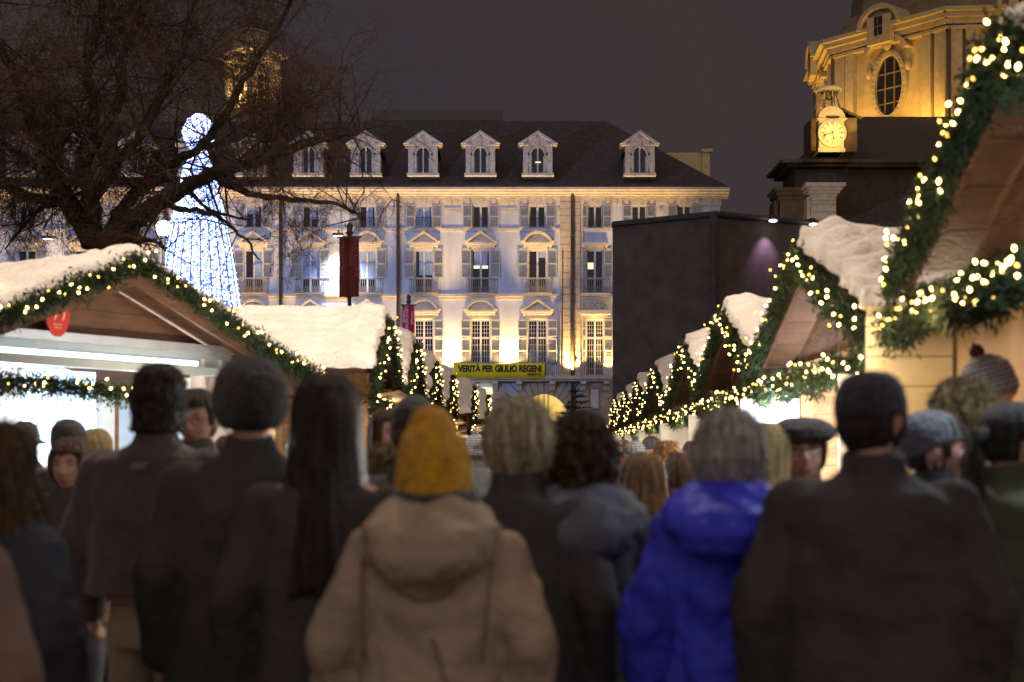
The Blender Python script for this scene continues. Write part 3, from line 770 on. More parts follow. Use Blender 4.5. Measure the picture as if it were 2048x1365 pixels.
for i, px in enumerate((1530, 1610, 1666)):
    # along BC find point with that pixel
    k = (px - CX) / F; t = (k * B_.y - B_.x) / (dirv.x - k * dirv.y); p = B_ + dirv * t + nrm * .45
    b = MB(); b.smooth = True; b.lathe([(0, .06), (.05, .13), (.16, .1), (.22, .03)], (0, 0, 0), 12); lo = b.build('lamp', iron, st, (p.x, p.y, Zs - .12))
    b = MB(); b.smooth = True; b.sphere((0, 0, -.01), (.14, .14, .04), 12, 6); b.build('bulb', lampm, lo)
    b = MB(); b.tube([(0, 0, .2), (-nrm.x * .45, -nrm.y * .45, .2)], .025, 6); b.build('bracket', iron, lo)
    if i == 0:
        light('stage_lamp_light', 'SPOT', (p.x, p.y, Zs - .35), (p.x - nrm.x * .5, p.y - nrm.y * .5, Zs - 1.5), 190, (.75, .5, .85), .05, 75, 1.0)

# ---------------------------------------------------------------- light cone Christmas tree
YL = 50.0; ls = YL / F
prof = [(228, 4), (240, 20), (262, 32), (285, 26), (303, 12), (315, 22), (340, 30), (370, 35), (400, 42), (450, 54), (520, 68), (600, 80), (700, 98), (915, 130)]
lt = thing('light_tree', 'tall cone shaped tree of white and blue lights with a round cluster on top', 'light tree', ((398 - CX) * ls, YL, 0))
def lz(py): return ZC + (HY - py) * ls
def rad_at(z):
    for (p0, r0), (p1, r1) in zip(prof[:-1], prof[1:]):
        if lz(p1) <= z <= lz(p0):
            t = (z - lz(p1)) / (lz(p0) - lz(p1)); return (r1 + (r0 - r1) * t) * ls
    return .05
b = MB(); b.smooth = True; b.lathe([(lz(p), max(.02, r * ls - .09)) for p, r in reversed(prof)] , (0, 0, 0), 24); b.build('net_cone', mat('dark_net', (.14, .17, .38), .8), lt)
LEDC = [((.55, .66, 1), 3.2), ((1, .98, 1), 4.5), ((.10, .18, 1), 4.5), ((.25, .75, 1), 4.0), ((.75, .3, .9), 2.5)]
for ci, (cc, st_) in enumerate(LEDC):
    b = MB(); nled = [7000, 5200, 5200, 1800, 420][ci]
    for _ in range(nled):
        z = lz(900) + (lz(228) - lz(900)) * random.random()
        if z < 4.6: continue
        r = rad_at(z)
        if random.random() > .22 + r / 1.4: continue
        r = r + random.uniform(-.03, .03); t = random.uniform(PI * .92, 2.08 * PI)
        t = round(t * 15) / 15 + random.gauss(0, .012) if random.random() < .6 else t
        c = (r * math.cos(t), r * math.sin(t), z); q = random.uniform(.02, .042)
        b.add([(c[0] - q, c[1], z), (c[0] + q, c[1], z), (c[0], c[1] - q, z), (c[0], c[1] + q, z), (c[0], c[1], z + q), (c[0], c[1], z - q)],
              [(0, 2, 4), (2, 1, 4), (1, 3, 4), (3, 0, 4), (2, 0, 5), (1, 2, 5), (3, 1, 5), (0, 3, 5)])
    o = b.build('string_lights', emis('led_%d' % ci, cc, st_), lt); o['kind'] = 'stuff'
b = MB()
for k in range(13):
    t = PI + PI * k / 12; b.tube([((rad_at(z) + .04) * math.cos(t), (rad_at(z) + .04) * math.sin(t), z) for z in (0.05, 2, 4, lz(600), lz(520), lz(450))], .022, 4)
b.build('cone_frame', iron, lt)
light('light_tree_glow', 'POINT', ((398 - CX) * ls, YL - 3.2, 7), None, 500, (.55, .65, 1), 1.0)

# ---------------------------------------------------------------- square lamps
def globe_lamp(px, py, Y, label, r=.26, st=9):
    p = PX(px, py, Y)
    t = thing('street_lamp', label, 'street lamp', (p.x, p.y, 0), 0, 'lamps standing in the square')
    b = MB(); b.smooth = True; b.lathe([(0, .22), (.3, .2), (.35, .09), (1.2, .07), (p.z - .5, .05), (p.z - .3, .12), (p.z - .25, .12)], (0, 0, 0), 12); b.build('post', iron, t)
    b = MB(); b.smooth = True; b.sphere((0, 0, p.z), r, 18, 12); b.build('globe', emis('globe_glow', (.93, .95, 1), st), t)
    b = MB(); b.smooth = True; b.lathe([(p.z + r - .02, .10), (p.z + r + .05, .07), (p.z + r + .12, .01)], (0, 0, 0), 10); b.build('finial', iron, t)
globe_lamp(327, 457, 47, 'white globe street lamp glowing beside the light cone tree')
light('street_lamp_light', 'POINT', tuple(PX(327, 457, 46) - Vector((0, .6, 0))), None, 600, (.85, .9, 1), .3)
for px, py in ((676, 470), (95, 476)):
    p = PX(px, py, 97.5)
    t = thing('wall_floodlight', 'white floodlight on a bracket washing the palace wall by the tall banner pole' if px > 300 else 'white floodlight on a bracket washing the palace wall behind the bare tree', 'floodlight', p)
    b = MB(); b.tube([(0, 2.4, .3), (0, 0, .3), (0, 0, .1)], .05, 6); b.build('bracket', iron, t)
    b = MB(); b.box(-.35, .35, -.2, .25, -.08, .1); b.build('housing', iron, t)
    b = MB(); b.box(-.3, .3, -.15, .2, -.1, -.081); b.build('lens', lampm, t)
    light('wall_floodlight_light', 'SPOT', p + Vector((0, .2, -.2)), p + Vector((0, 2.3, -3)), 2600, (.92, .95, 1), .2, 80, .9)

# ---------------------------------------------------------------- banner poles
def banner_pole(px, ytop, ybt, ybb, hw, Y, label, col, txts, tcol, base_col=None):
    s = Y / F; p = PX(px, ytop, Y)
    t = thing('banner_pole', label, 'banner pole', (p.x, Y, 0), 0, 'banner poles in the square')
    zt = p.z; za, zb = ZC + (HY - ybb) * s, ZC + (HY - ybt) * s; hw_ = hw * s
    b = MB(); b.smooth = True; b.lathe([(0, .12), (.4, .1), (.5, .06), (zt - .55, .045), (zt - .5, .09), (zt - .45, .05), (zt - .33, .055), (zt - .28, .11), (zt - .22, .06), (zt - .12, .09), (zt - .05, .05), (zt, .01)], (0, 0, 0), 10); b.build('pole', iron, t)
    b = MB(); b.box(-hw_ - .05, hw_ + .05, -.1, -.06, zb, zb + .04); b.build('crossbar', iron, t)
    b = MB(); b.smooth = True; vs = []; n_ = 16
    for j in range(9):
        for i in range(n_ + 1):
            u = i / n_; vs.append((-hw_ + 2 * hw_ * u, -.09 + .05 * abs(math.sin(u * PI * 1.0 + .4)) * (1 if u < .5 else -1) + .015 * math.sin(j * 1.1 + u * 4), za + (zb - za) * j / 8 + .015 * math.sin(u * 9) * (j == 0)))
    b.add(vs, [(j * (n_ + 1) + i, j * (n_ + 1) + i + 1, (j + 1) * (n_ + 1) + i + 1, (j + 1) * (n_ + 1) + i) for j in range(8) for i in range(n_)])
    b.build('banner', mat(label[:14], col, .7, .35, 2.5), t)
    for (s_, dx, dz, size) in txts:
        text_mesh('lettering', s_, size, tcol, t, (dx * hw_, -.17, za + (zb - za) * dz), (R(90), R(90), 0), 1, .002)
    return t
pt = mat('pink_print', (.30, .10, .10), .7); wt = mat('white_print', (.75, .70, .72), .7)
banner_pole(699, 444, 477, 596, 20, 35, 'dark red hanging banner with faint vertical lettering on a black finial pole', (.13, .022, .020),
            [('COLLEZIONE', -.72, .68, .16), ('COLLEZIONE', .78, .66, .16), ('TORINO', .28, .72, .15)], pt)
banner_pole(817, 588, 612, 668, 12.5, 50, 'small magenta hanging banner with white vertical lettering on a black finial pole', (.40, .02, .13),
            [('LUCI D ARTISTA', -.25, .50, .13), ('TORINO', -.70, .62, .12), ('NATALE', .62, .55, .12)], wt)

# ---------------------------------------------------------------- dark fir tree before the palace
def fir(px, pytop, Y, r0, label):
    p = PX(px, pytop, Y); H = p.z
    t = thing('fir_tree', label, 'fir tree', (p.x, Y, 0))
    b = MB(); b.tube([(0, 0, 0), (0, 0, H)], [.07, .01], 7); b.build('trunk', mat('fir_bark', (.08, .05, .03), .9), t)
    b = MB(); rnd = random.Random(4)
    lv = int(H / .17)
    for i in range(4, lv):
        z = H * i / lv; L = r0 * (1 - z / H) ** .85 + .05
        for k in range(6):
            a = rnd.uniform(0, 2 * PI); l = L * rnd.uniform(.6, 1.1)
            pts = [Vector((math.cos(a) * l * u, math.sin(a) * l * u, z + .10 * l * u * 2 - .15 * l * u * u)) for u in (0, .5, 1)]
            b.tube(pts, [.02, .014, .006], 3, False)
            for _ in range(int(60 * l) + 8):
                u = rnd.random(); q = pts[0].lerp(pts[2], u) + Vector((0, 0, .04 * l)) ; d = Vector((rnd.gauss(math.cos(a) * .6, .7), rnd.gauss(math.sin(a) * .6, .7), rnd.gauss(0, .45))).normalized() * .13
                sd = d.cross(Vector((.3, .1, 1))).normalized() * .016
                b.add([q - sd, q + sd, q + d], [(0, 1, 2)])
    b.build('crown', mat('fir_needles', (.035, .045, .022), .8, .4, 5), t)
fir(1151, 772, 44, 2.1, 'dark unlit fir tree standing before the palace archway')

# ---------------------------------------------------------------- great bare tree
tr = thing('bare_tree', 'great bare winter tree with a forked dark trunk and a dense brown haze of twigs', 'tree')
bark = mat('bark', (.030, .022, .018), .95, .4, 4, .8, 14)
twig = mat('twig_bark', (.075, .041, .027), .9, .45, 1.2)
YTr = 23.0
rt = random.Random(11)
limbs = [
 ([(205, 1100, 0), (200, 720, 0), (202, 560, 0), (190, 500, 0)], .36, .27),
 ([(188, 490, 0), (140, 410, .3), (105, 340, .6), (70, 250, 1), (30, 150, 1.4), (-20, 60, 1.8), (-50, -60, 2)], .25, .05),
 ([(190, 490, 0), (180, 400, -.3), (172, 320, -.5), (188, 230, -.8), (178, 130, -1), (200, 30, -1.1), (215, -80, -1.2)], .22, .04),
 ([(200, 560, 0), (232, 500, -.3), (272, 440, -.8), (318, 405, -1.2), (372, 375, -1.5), (430, 347, -1.9), (500, 328, -2.2), (580, 300, -2.5), (660, 275, -2.8), (720, 262, -3)], .26, .035),
 ([(212, 480, 0), (243, 420, .4), (290, 370, .8), (340, 330, 1.1), (400, 295, 1.4), (450, 230, 1.6), (500, 140, 1.8), (560, 50, 2), (600, -40, 2.2)], .16, .03),
 ([(430, 347, -1.9), (470, 375, -2), (520, 392, -2.2), (600, 400, -2.4), (680, 412, -2.5), (730, 440, -2.6)], .075, .015),
 ([(178, 410, -.3), (230, 330, -.6), (290, 260, -1), (335, 160, -1.2), (375, 60, -1.4), (400, -60, -1.5)], .14, .03),
 ([(140, 410, .3), (70, 398, .2), (0, 372, 0), (-80, 360, 0)], .10, .04),
 ([(105, 340, .6), (60, 330, .6), (0, 280, .6), (-60, 240, .6)], .10, .03),
 ([(185, 300, -.6), (240, 200, -1.2), (250, 100, -1.5), (290, 0, -1.8)], .10, .025),
 ([(318, 405, -1.2), (370, 420, -1.5), (430, 430, -1.6), (480, 470, -1.8), (520, 520, -2)], .06, .012),
 ([(120, 380, .5), (60, 440, .4), (10, 500, .3)], .06, .012),
 ([(240, 500, -.3), (300, 480, -1), (330, 500, -1.3)], .06, .012),
 ([(400, 295, 1.4), (470, 280, 1.6), (560, 230, 1.8), (640, 190, 2)], .07, .02),
 ([(243, 420, .4), (330, 360, .8), (420, 420, 1), (500, 440, 1.2)], .07, .015),
]
tb = MB(); tb.smooth = True
segs2 = []
for pl_, r0, r1 in limbs:
    pts = [PX(px, py, YTr) + Vector((0, dy, 0)) for px, py, dy in pl_]
    # keep the pixel line true after the depth shift
    pts = [Vector(((px - CX) / F * (YTr + dy), YTr + dy, ZC + (HY - py) / F * (YTr + dy))) for px, py, dy in pl_]
    fine = []
    for i in range(len(pts) - 1):
        for k in range(5):
            u = k / 5; a = pts[max(i - 1, 0)]; b_ = pts[i]; c_ = pts[i + 1]; d_ = pts[min(i + 2, len(pts) - 1)]
            q = .5 * ((2 * b_) + (c_ - a) * u + (2 * a - 5 * b_ + 4 * c_ - d_) * u * u + (3 * b_ - 3 * c_ + d_ - a) * u ** 3)
            fine.append(q + Vector((rt.gauss(0, .015), rt.gauss(0, .02), rt.gauss(0, .015))))
    fine.append(pts[-1])
    n_ = len(fine); rs = [(r0 + (r1 - r0) * (i / (n_ - 1)) ** .8) * (1 + .08 * math.sin(i * 1.9)) for i in range(n_)]
    rs = [q * (.80 if q > .08 else 1) for q in rs]
    tb.tube(fine, rs, 9)
    segs2.append((fine, rs))
tb.build('trunk', bark, tr)
br = MB(); br.smooth = True; tg = MB()
def grow(p, d, L, r, lvl):
    qx, qy = CX + p.x / p.y * F, HY - (p.z - ZC) / p.y * F
    if qx > 600 and lvl > 1 and rt.random() < min(.5, (qx - 600) / 220): return
    if 318 < qx < 478 and 205 < qy < 620 and lvl > 1 and rt.random() < .72: return
    n_ = 4 if lvl < 3 else 3
    pts = [p]; dd = d.copy()
    for i in range(n_):
        dd = (dd + Vector((rt.gauss(0, .22), rt.gauss(0, .22), rt.gauss(0, .2) + (.05 if lvl < 2 else -.03)))).normalized()
        pts.append(pts[-1] + dd * L / n_)
    rs = [r * (1 - .75 * i / n_) for i in range(n_ + 1)]
    (br if lvl == 1 else tg).tube(pts, rs, 5 if lvl == 1 else 3, False)
    if lvl >= 4: return
    cnt = {1: 9, 2: 7, 3: 3}[lvl]
    for _ in range(cnt):
        i = rt.randint(1, n_); q = pts[i]
        e_ = (dd * .55 + Vector((rt.gauss(0, .6), rt.gauss(0, .6), rt.gauss(0, .55)))).normalized()
        grow(q, e_, L * rt.uniform(.42, .62), max(r * .42, .0026), lvl + 1)
for fine, rs in segs2[1:]:
    n_ = len(fine)
    for i in range(n_ // 5, n_):
        for _ in range(1 if rs[i] > .1 else 2):
            if rt.random() < (.30 if fine[i].z > 5.6 else .62): continue
            e_ = Vector((rt.gauss(0, .7), rt.gauss(0, .6), rt.gauss(.25, .6))).normalized()
            grow(fine[i], e_, rt.uniform(.8, 1.7), max(.012, rs[i] * .28), 1)
br.build('branch', bark, tr)['kind'] = 'stuff'
o = tg.build('crown', twig, tr)
# seed clusters hanging on the twigs
sd = MB()
for _ in range(6000):
    v = tg.v[rt.randrange(len(tg.v))]; v = Vector(v); l = rt.uniform(.03, .07); a = rt.uniform(0, 2 * PI)
    w_ = Vector((math.cos(a), math.sin(a), 0)) * .008
    sd.add([v - w_, v + w_, v + w_ * .5 + Vector((rt.gauss(0, .01), rt.gauss(0, .01), -l)), v - w_ * .5 + Vector((0, 0, -l))], [(0, 1, 2, 3)])
sd.build('foliage', mat('dry_seed', (.11, .055, .03), .9, .3, 3), tr)
print('TREE', len(tg.f))

# ================================================================ market stalls
wood = mat('stall_wood', (.30, .155, .07), .7, .3, 4, .4, 20, kind='planks', stretch=(1, 1, 4))
wood_d = mat('dark_wood', (.12, .058, .032), .75, .3, 4, .4, 20, kind='planks', stretch=(1, 1, 4))
beamw = mat('beam_wood', (.36, .20, .09), .7, .25, 5, .3, 20, stretch=(.4, 4, 4))
snowm = mat('snow', (.80, .72, .63), .8, .09, 5, .8, 26)
cream = mat('cream_cloth', (.72, .66, .56), .8, .12, 3)
canvasm = mat('canvas_sheet', (.55, .36, .20), .7, .2, 2.5, .5, 4)
whitep = mat('white_panel', (.80, .78, .74), .6, .08, 2)
pine = mat('garland_needles', (.030, .050, .020), .7, .5, 9)
cordm = mat('green_cord', (.02, .03, .015), .7)
redm = mat('red_cloth', (.45, .015, .02), .6, .2)
bulbm = emis('fairy_bulb', (1, .62, .19), 24)
bulbd = emis('fairy_bulb_dim', (1, .52, .10), 7)
stripw = emis('strip_light_warm', (1, .86, .62), 16)
stripc = emis('strip_light_cool', (.80, .92, 1), 16)
_b = MB(); _b.smooth = True; _b.sphere((0, 0, 0), (.0085, .0085, .012), 8, 6)
bulb_me = _b.mesh('bulb', bulbm)
_b = MB(); _b.smooth = True; _b.sphere((0, 0, 0), (.007, .007, .010), 6, 4)
bulb_me2 = _b.mesh('bulb', bulbd)

def snow_mesh(w, ze, zr, y0, d, seed, T=.13, ripple=0.0, nu=56, nv=44):
    vs = []; fs = []; N = (nu + 1) * (nv + 1); sl = math.hypot(w, zr - ze)
    def nz(x, y, z): return noise.noise(Vector((x, y, z + seed * 7.3)))
    topv = []; botv = []
    for j in range(nv + 1):
        for i in range(nu + 1):
            u = -1 + 2 * i / nu; v = j / nv
            s = 1 if u >= 0 else -1; a = abs(u)
            edge_e = 1 + .05 * nz(v * 6, s * 3, 1) + .03 * nz(v * 17, s * 3, 2)
            x = s * min(a, 1) * w * edge_e
            fr = y0 - .07 + .07 * nz(u * 5, 2, 3) + .05 * nz(u * 14, 2, 4)
            y = fr + v ** 1.5 * (d + .1)
            zroof = zr - min(abs(x) / w, 1.1) * (zr - ze) + .008
            ee = min(1, (1 - a) / .09); ef = min(1, v / .045); eb = min(1, (1 - v) / .08)
            fall = (max(0, 1 - (1 - ee) ** 2) * max(0, 1 - (1 - ef) ** 2) * max(0, 1 - (1 - eb) ** 2)) ** .5
            h = T * (1 + .25 * nz(u * 3, v * 4, 5) + .30 * nz(u * 9, v * 9, 6) + .25 * nz(u * 19, v * 16, 9))
            h += .055 * math.exp(-((y - y0 - .16) / .14) ** 2) * (1 + 1.0 * nz(u * 7, 1, 7))
            h += ripple * (.11 * (abs(math.sin(a * sl * 12 + .9 * nz(u * 2, v * 3, 8))) - .5) * min(1, max(.3, (y - y0) / .15)))
            h += .025 * math.exp(-(a / .07) ** 2)
            n_ = Vector((s * (zr - ze), 0, w)).normalized() if a > .03 else Vector((0, 0, 1))
            topv.append(Vector((x, y, zroof)) + n_ * h * fall); botv.append((x, y, zroof))
    vs = topv + botv
    for j in range(nv):
        for i in range(nu):
            a = j * (nu + 1) + i; b = a + 1; c = b + nu + 1; e = a + nu + 1
            fs.append((a, b, c, e)); fs.append((a + N, e + N, c + N, b + N))
    m_ = MB(); m_.smooth = True; m_.add(vs, fs); return m_.mesh('snow_cover', snowm)

def garland_tree(paths, dens, ln, rad, bulbs_per_m, seed, label='fir garland', dip=.04):
    rnd = random.Random(seed); t = thing('fir_garland', label, 'garland')
    f = MB(); c = MB(); bl = []
    for path in paths:
        pts = [Vector(p) for p in path]
        seg = [(pts[i + 1] - pts[i]).length for i in range(len(pts) - 1)]; tot = sum(seg)
        def at(s):
            for i, l in enumerate(seg):
                if s <= l or i == len(seg) - 1: return pts[i].lerp(pts[i + 1], min(1, s / l))
                s -= l
        c.tube([at(tot * i / 30) for i in range(31)], .012, 4)
        for _ in range(int(tot * dens)):
            s = rnd.random() * tot; cl = .65 + .6 * abs(noise.noise(Vector((s * 2.3, seed, 1)))) * 2
            o = Vector((rnd.gauss(0, 1), rnd.gauss(0, .55), rnd.gauss(0, 1))) * rad * .5 * cl
            q = at(s) + o + Vector((0, 0, -abs(rnd.gauss(0, dip))))
            dr = (o.normalized() * .6 + Vector((rnd.gauss(0, .6), rnd.gauss(0, .6), rnd.gauss(-.25, .6)))).normalized() * ln * rnd.uniform(.6, 1.25)
            sd = dr.cross(Vector((rnd.gauss(0, 1), rnd.gauss(0, 1), rnd.gauss(0, 1)))).normalized() * ln * .14
            f.add([q, q + dr * .45 + sd, q + dr, q + dr * .45 - sd], [(0, 1, 2, 3)])
            if rnd.random() < .5:
                sd2 = dr.cross(sd).normalized() * ln * .13
                f.add([q, q + dr * .5 + sd2, q + dr * .95, q + dr * .5 - sd2], [(0, 1, 2, 3)])
        k = int(tot * bulbs_per_m)
        for i in range(k):
            s = tot * (i + rnd.random()) / k
            o = Vector((rnd.gauss(0, .75), -abs(rnd.gauss(0, .6)) - .35, rnd.gauss(0, .75))) * rad * .72
            bl.append((at(s) + o, rnd.random()))
    f.build('foliage', pine, t)
    c.build('cord', cordm, t)
    for p, q in bl[:99]:
        o = link('bulb', bulb_me2 if q < .34 else bulb_me, t, p, (rnd.uniform(-1, 1), rnd.uniform(-1, 1), 0))
    return t

def stall_point(root, x, y, z, p, c, r=.12):  # point light
    d = bpy.data.lights.new('stall_and_fill_light', 'POINT'); d.energy = p; d.color = c; d.shadow_soft_size = r
    o = bpy.data.objects.new('stall_and_fill_light', d); COL.objects.link(o); o.parent = root; o.location = (x, y, z)

def stall_tree(w, ze, zr, d, ov, zbeam, style):
    t = thing('market_stall', 'wooden market stall', 'stall')
    wi = w - .22; yf = 0.0
    # plank side walls, back
    for s in (-1, 1):
        b = MB(); x0, x1 = sorted((s * wi, s * (wi - .04))); b.box(x0, x1, yf + .1, yf + d - .2, 0.02, ze - .02); b.build('side_wall', wood, t)
    b = MB(); b.box(-wi + .04, wi - .04, yf + d - .24, yf + d - .2, .02, ze - .02); b.build('back_wall', wood, t)
    for s in (-1, 1):
        b = MB(); b.box(s * wi - .05, s * wi + .05, yf, yf + .1, 0, ze - .02); b.build('post', beamw, t)
    # counter
    b = MB(); b.box(-wi + .05, wi - .05, yf + .02, yf + .06, .02, .95); b.box(-wi + .05, wi - .05, yf - .12, yf + .5, .951, 1.0); b.build('counter', wood, t)
    # gable board and beam
    k = (zr - ze) / w
    zg = zr - .06 - k * 0
    b = MB(); xg = min(w - .05, (zr - .08 - zbeam) / k)
    b.prism([(-xg, zbeam + .001), (xg, zbeam + .001), (0, zr - .08)], yf - .03, yf); b.build('gable_board', wood_d if style.get('dark') else wood, t)
    b = MB(); b.box(-w + .1, w - .1, yf - .07, yf - .031, zbeam - .16, zbeam + .02); b.build('beam', beamw, t)
    # roof boards
    b = MB()
    for s in (-1, 1):
        nx, nz_ = s * (zr - ze), w; L = math.hypot(nx, nz_); nx /= L; nz_ /= L; tk = .05
        A = [(0, zr), (s * w, ze), (s * w - nx * tk, ze - nz_ * tk), (0, zr - tk / nz_ * 1.0)]
        if s < 0: A = A[::-1]
        b.prism(A, yf - ov, yf + d)
    for s in (-1, 1):   # barge boards
        b.prism([(0, zr - .055), (s * w, ze - .055), (s * w, ze - .18), (0, zr - .18)][::s], yf - ov - .03, yf - ov - .002)
    b.build('roof', wood_d, t)
    # awning flap, side leaf, strip lamp
    if style.get('flap', 1):
        b = MB(); zf = zbeam - .17
        b.add([(-wi + .1, yf - .075, zf), (wi - .1, yf - .075, zf), (wi - .1, yf - .62, zf + .10), (-wi + .1, yf - .62, zf + .10),
               (-wi + .1, yf - .075, zf - .03), (wi - .1, yf - .075, zf - .03), (wi - .1, yf - .62, zf + .07), (-wi + .1, yf - .62, zf + .07)],
              [(0, 1, 2, 3), (7, 6, 5, 4), (3, 2, 6, 7), (0, 3, 7, 4), (2, 1, 5, 6)]); b.build('awning', style.get('flapm', beamw), t)
    for s, on in ((-1, style.get('leafl', 1)), (1, style.get('leafr', 1))):
        if on:
            b = MB(); b.box(s * wi - .02, s * wi + .02, yf - .5, yf - .01, .75, zbeam - .25); b.box(s * wi - .035, s * wi - .0201, yf - .42, yf - .08, 1.0, zbeam - .45); b.build('shutter', style.get('leafm', whitep), t)
    b = MB(); b.tube([(-wi + .4, yf + .35, zbeam - .08), (wi - .4, yf + .35, zbeam - .08)], .022, 8); b.build('strip_lamp', style.get('lamp', stripw), t)
    # shelf with boxed wares and hanging cloths
    b = MB(); b.box(-wi + .2, wi - .2, yf + d - .6, yf + d - .241, 1.45, 1.48); b.build('shelf', beamw, t)
    rnd = random.Random(style.get('seed', 1))
    b = MB(); b.smooth = True
    n_ = 22; xa, xb = -wi + .05, wi - .05; vs = []
    for i in range(n_ * 3 + 1):
        u = i / (n_ * 3); cy = style.get('cy', d - .7); vs += [(xa + (xb - xa) * u, yf + cy + .04 * math.sin(u * 60), 1.0), (xa + (xb - xa) * u, yf + cy + .03 * math.sin(u * 60 + .5), zbeam + .05)]
    b.add(vs, [(2 * i, 2 * i + 2, 2 * i + 3, 2 * i + 1) for i in range(n_ * 3)]); b.build('curtain', style.get('cloth', cream), t)  # small cy brings the cloth forward, added so the opening looks bright
    for i in range(6):
        x = -wi + .4 + i * (2 * wi - .8) / 5; hh = rnd.uniform(.15, .4); q = MB()
        m_ = [redm, whitep, wood, cream][rnd.randrange(4)]
        q.lathe([(0, .09), (hh * .6, .11), (hh * .7, .05), (hh, .045)], (0, 0, 0), 10) if i % 2 else q.box(-.16, .16, -.12, .12, 0, hh)
        q.build('ware', m_, t, (x, yf + .25, 1.001))
    return t

def rakes(w, ze, zr, ov, lift=.0):
    y = -ov - .10
    return [[(-w - .02, y, ze - .10 + lift), (-w * .5, y, (ze + zr) / 2 - .10 + lift), (0, y, zr - .06 + lift), (w * .5, y, (ze + zr) / 2 - .10 + lift), (w + .02, y, ze - .10 + lift)]]
def swag(w, z, y, n=4, sag=.07):
    pts = []
    for i in range(n * 4 + 1):
        u = i / (n * 4); pts.append((-w + 2 * w * u, y, z - sag * abs(math.sin(u * n * PI))))
    return [pts]

WR, ZER, ZRR, DR, OVR = 2.02, 2.33, 3.02, 2.7, .30
WL, ZEL, ZRL = 1.72, 2.42, 3.14
right_pos = [(1992, 5.9), (1590, 10.2), (1440, 14.6), (1365, 18.7), (1308, 23.5), (1275, 27.7), (1250, 32.0), (1232, 36.2)]
left_pos = [(780, 16.5), (834, 20.0), (872, 23.6), (905, 27.6), (948, 32.0), (975, 36.5)]
GR = 'market stalls lining the aisle'
rdesc = ['dark gabled market stall with canvas front beside the patterned wool hat', 'gabled market stall with rippled snow and a white lit front beside the black cap',
         'gabled market stall with pitted snow and a yellow lit beam behind the grey haired head', 'snowy market stall two gables beyond the stall with rippled snow',
         'snowy market stall three gables beyond the stall with rippled snow', 'small looking snowy stall fourth beyond the stall with rippled snow',
         'small looking snowy stall second from the far end of the church side row', 'last small looking stall at the far end of the church side row']
ldesc = ['gabled market stall with wide smooth snow just beyond the stall with the red sign', 'snowy market stall second beyond the stall with the red sign',
         'narrow looking snowy stall third beyond the stall with the red sign', 'narrow looking snowy stall fourth beyond the stall with the red sign',
         'small looking snowy stall second from the far end of the banner pole side row', 'last small looking stall at the far end of the banner pole side row']
stR = {'near': stall_tree(WR, ZER, ZRR, DR, OVR, 2.24, dict(dark=1, flap=0, leafl=0, leafr=0, lamp=stripw, cloth=canvasm, seed=2)),
       'a': stall_tree(WR, ZER, ZRR, DR, OVR, 2.24, dict(dark=1, lamp=stripc, flap=0, cloth=whitep, leafr=1, leafl=1, cy=.6, seed=3)),
       'b': stall_tree(WR, ZER, ZRR, DR, OVR, 2.24, dict(dark=1, lamp=stripw, flap=0, cy=.8, leafr=1, seed=5))}
stL = stall_tree(WL, ZEL, ZRL, DR, OVR, 2.28, dict(lamp=stripw, cy=.8, leafl=0, seed=8))
stall_point(stR['b'], 0, .5, 1.9, 45, (1, .86, .6)); stall_point(stR['b'], 0, -.45, 1.95, 12, (1, .80, .5), .08)  # second point is added spill before the counter
stall_point(stL, 0, .5, 1.9, 45, (1, .86, .62)); stall_point(stL, 0, -.45, 2.0, 12, (1, .80, .5), .08)  # second point is added spill in front, as above
def prep(root, used):
    return root if not used else copy_tree(root)
gR = garland_tree(rakes(WR, ZER, ZRR, OVR) + swag(WR - .15, 2.12, -.36), 800, .06, .095, 10, 3)
gRn = garland_tree(rakes(WR, ZER, ZRR, OVR) , 2600, .05, .09, 19, 5)
gRn2 = garland_tree(swag(WR - .1, 2.35, -.28, 3, .03) + swag(WR + .0, 2.22, -.46, 3, .05), 2000, .045, .058, 11, 6)
gRb = garland_tree(rakes(WR, ZER, ZRR, OVR) + swag(WR - .15, 2.12, -.36), 1300, .055, .085, 12, 9)
gL = garland_tree(rakes(WL, ZEL, ZRL, OVR) + swag(WL - .15, 2.16, -.36), 800, .06, .095, 10.5, 4)
sn = {}
used = set()
def put(root, X, Y, rz, label, group, z=0):
    k = id(root) if not isinstance(root, str) else root
    c = copy_tree(root) if root.name in used else root
    used.add(root.name); used.add(c.name)
    c.location = (X, Y, z); c.rotation_euler = (0, 0, rz); c['label'] = label; c['group'] = group; return c
SG = 'fir garlands with fairy lights on the stall gables'; NG = 'snow lying on the stall roofs'
def snow_on(me, X, Y, rz, label):
    o = link('snow_cover', me, None, (X, Y, 0), (0, 0, rz)); o['label'] = label; o['category'] = 'snow'; o['group'] = NG; o['kind'] = 'stuff'
    return o
ordR = ['nearest', 'second', 'third', 'fourth', 'fifth', 'sixth', 'seventh', 'eighth']
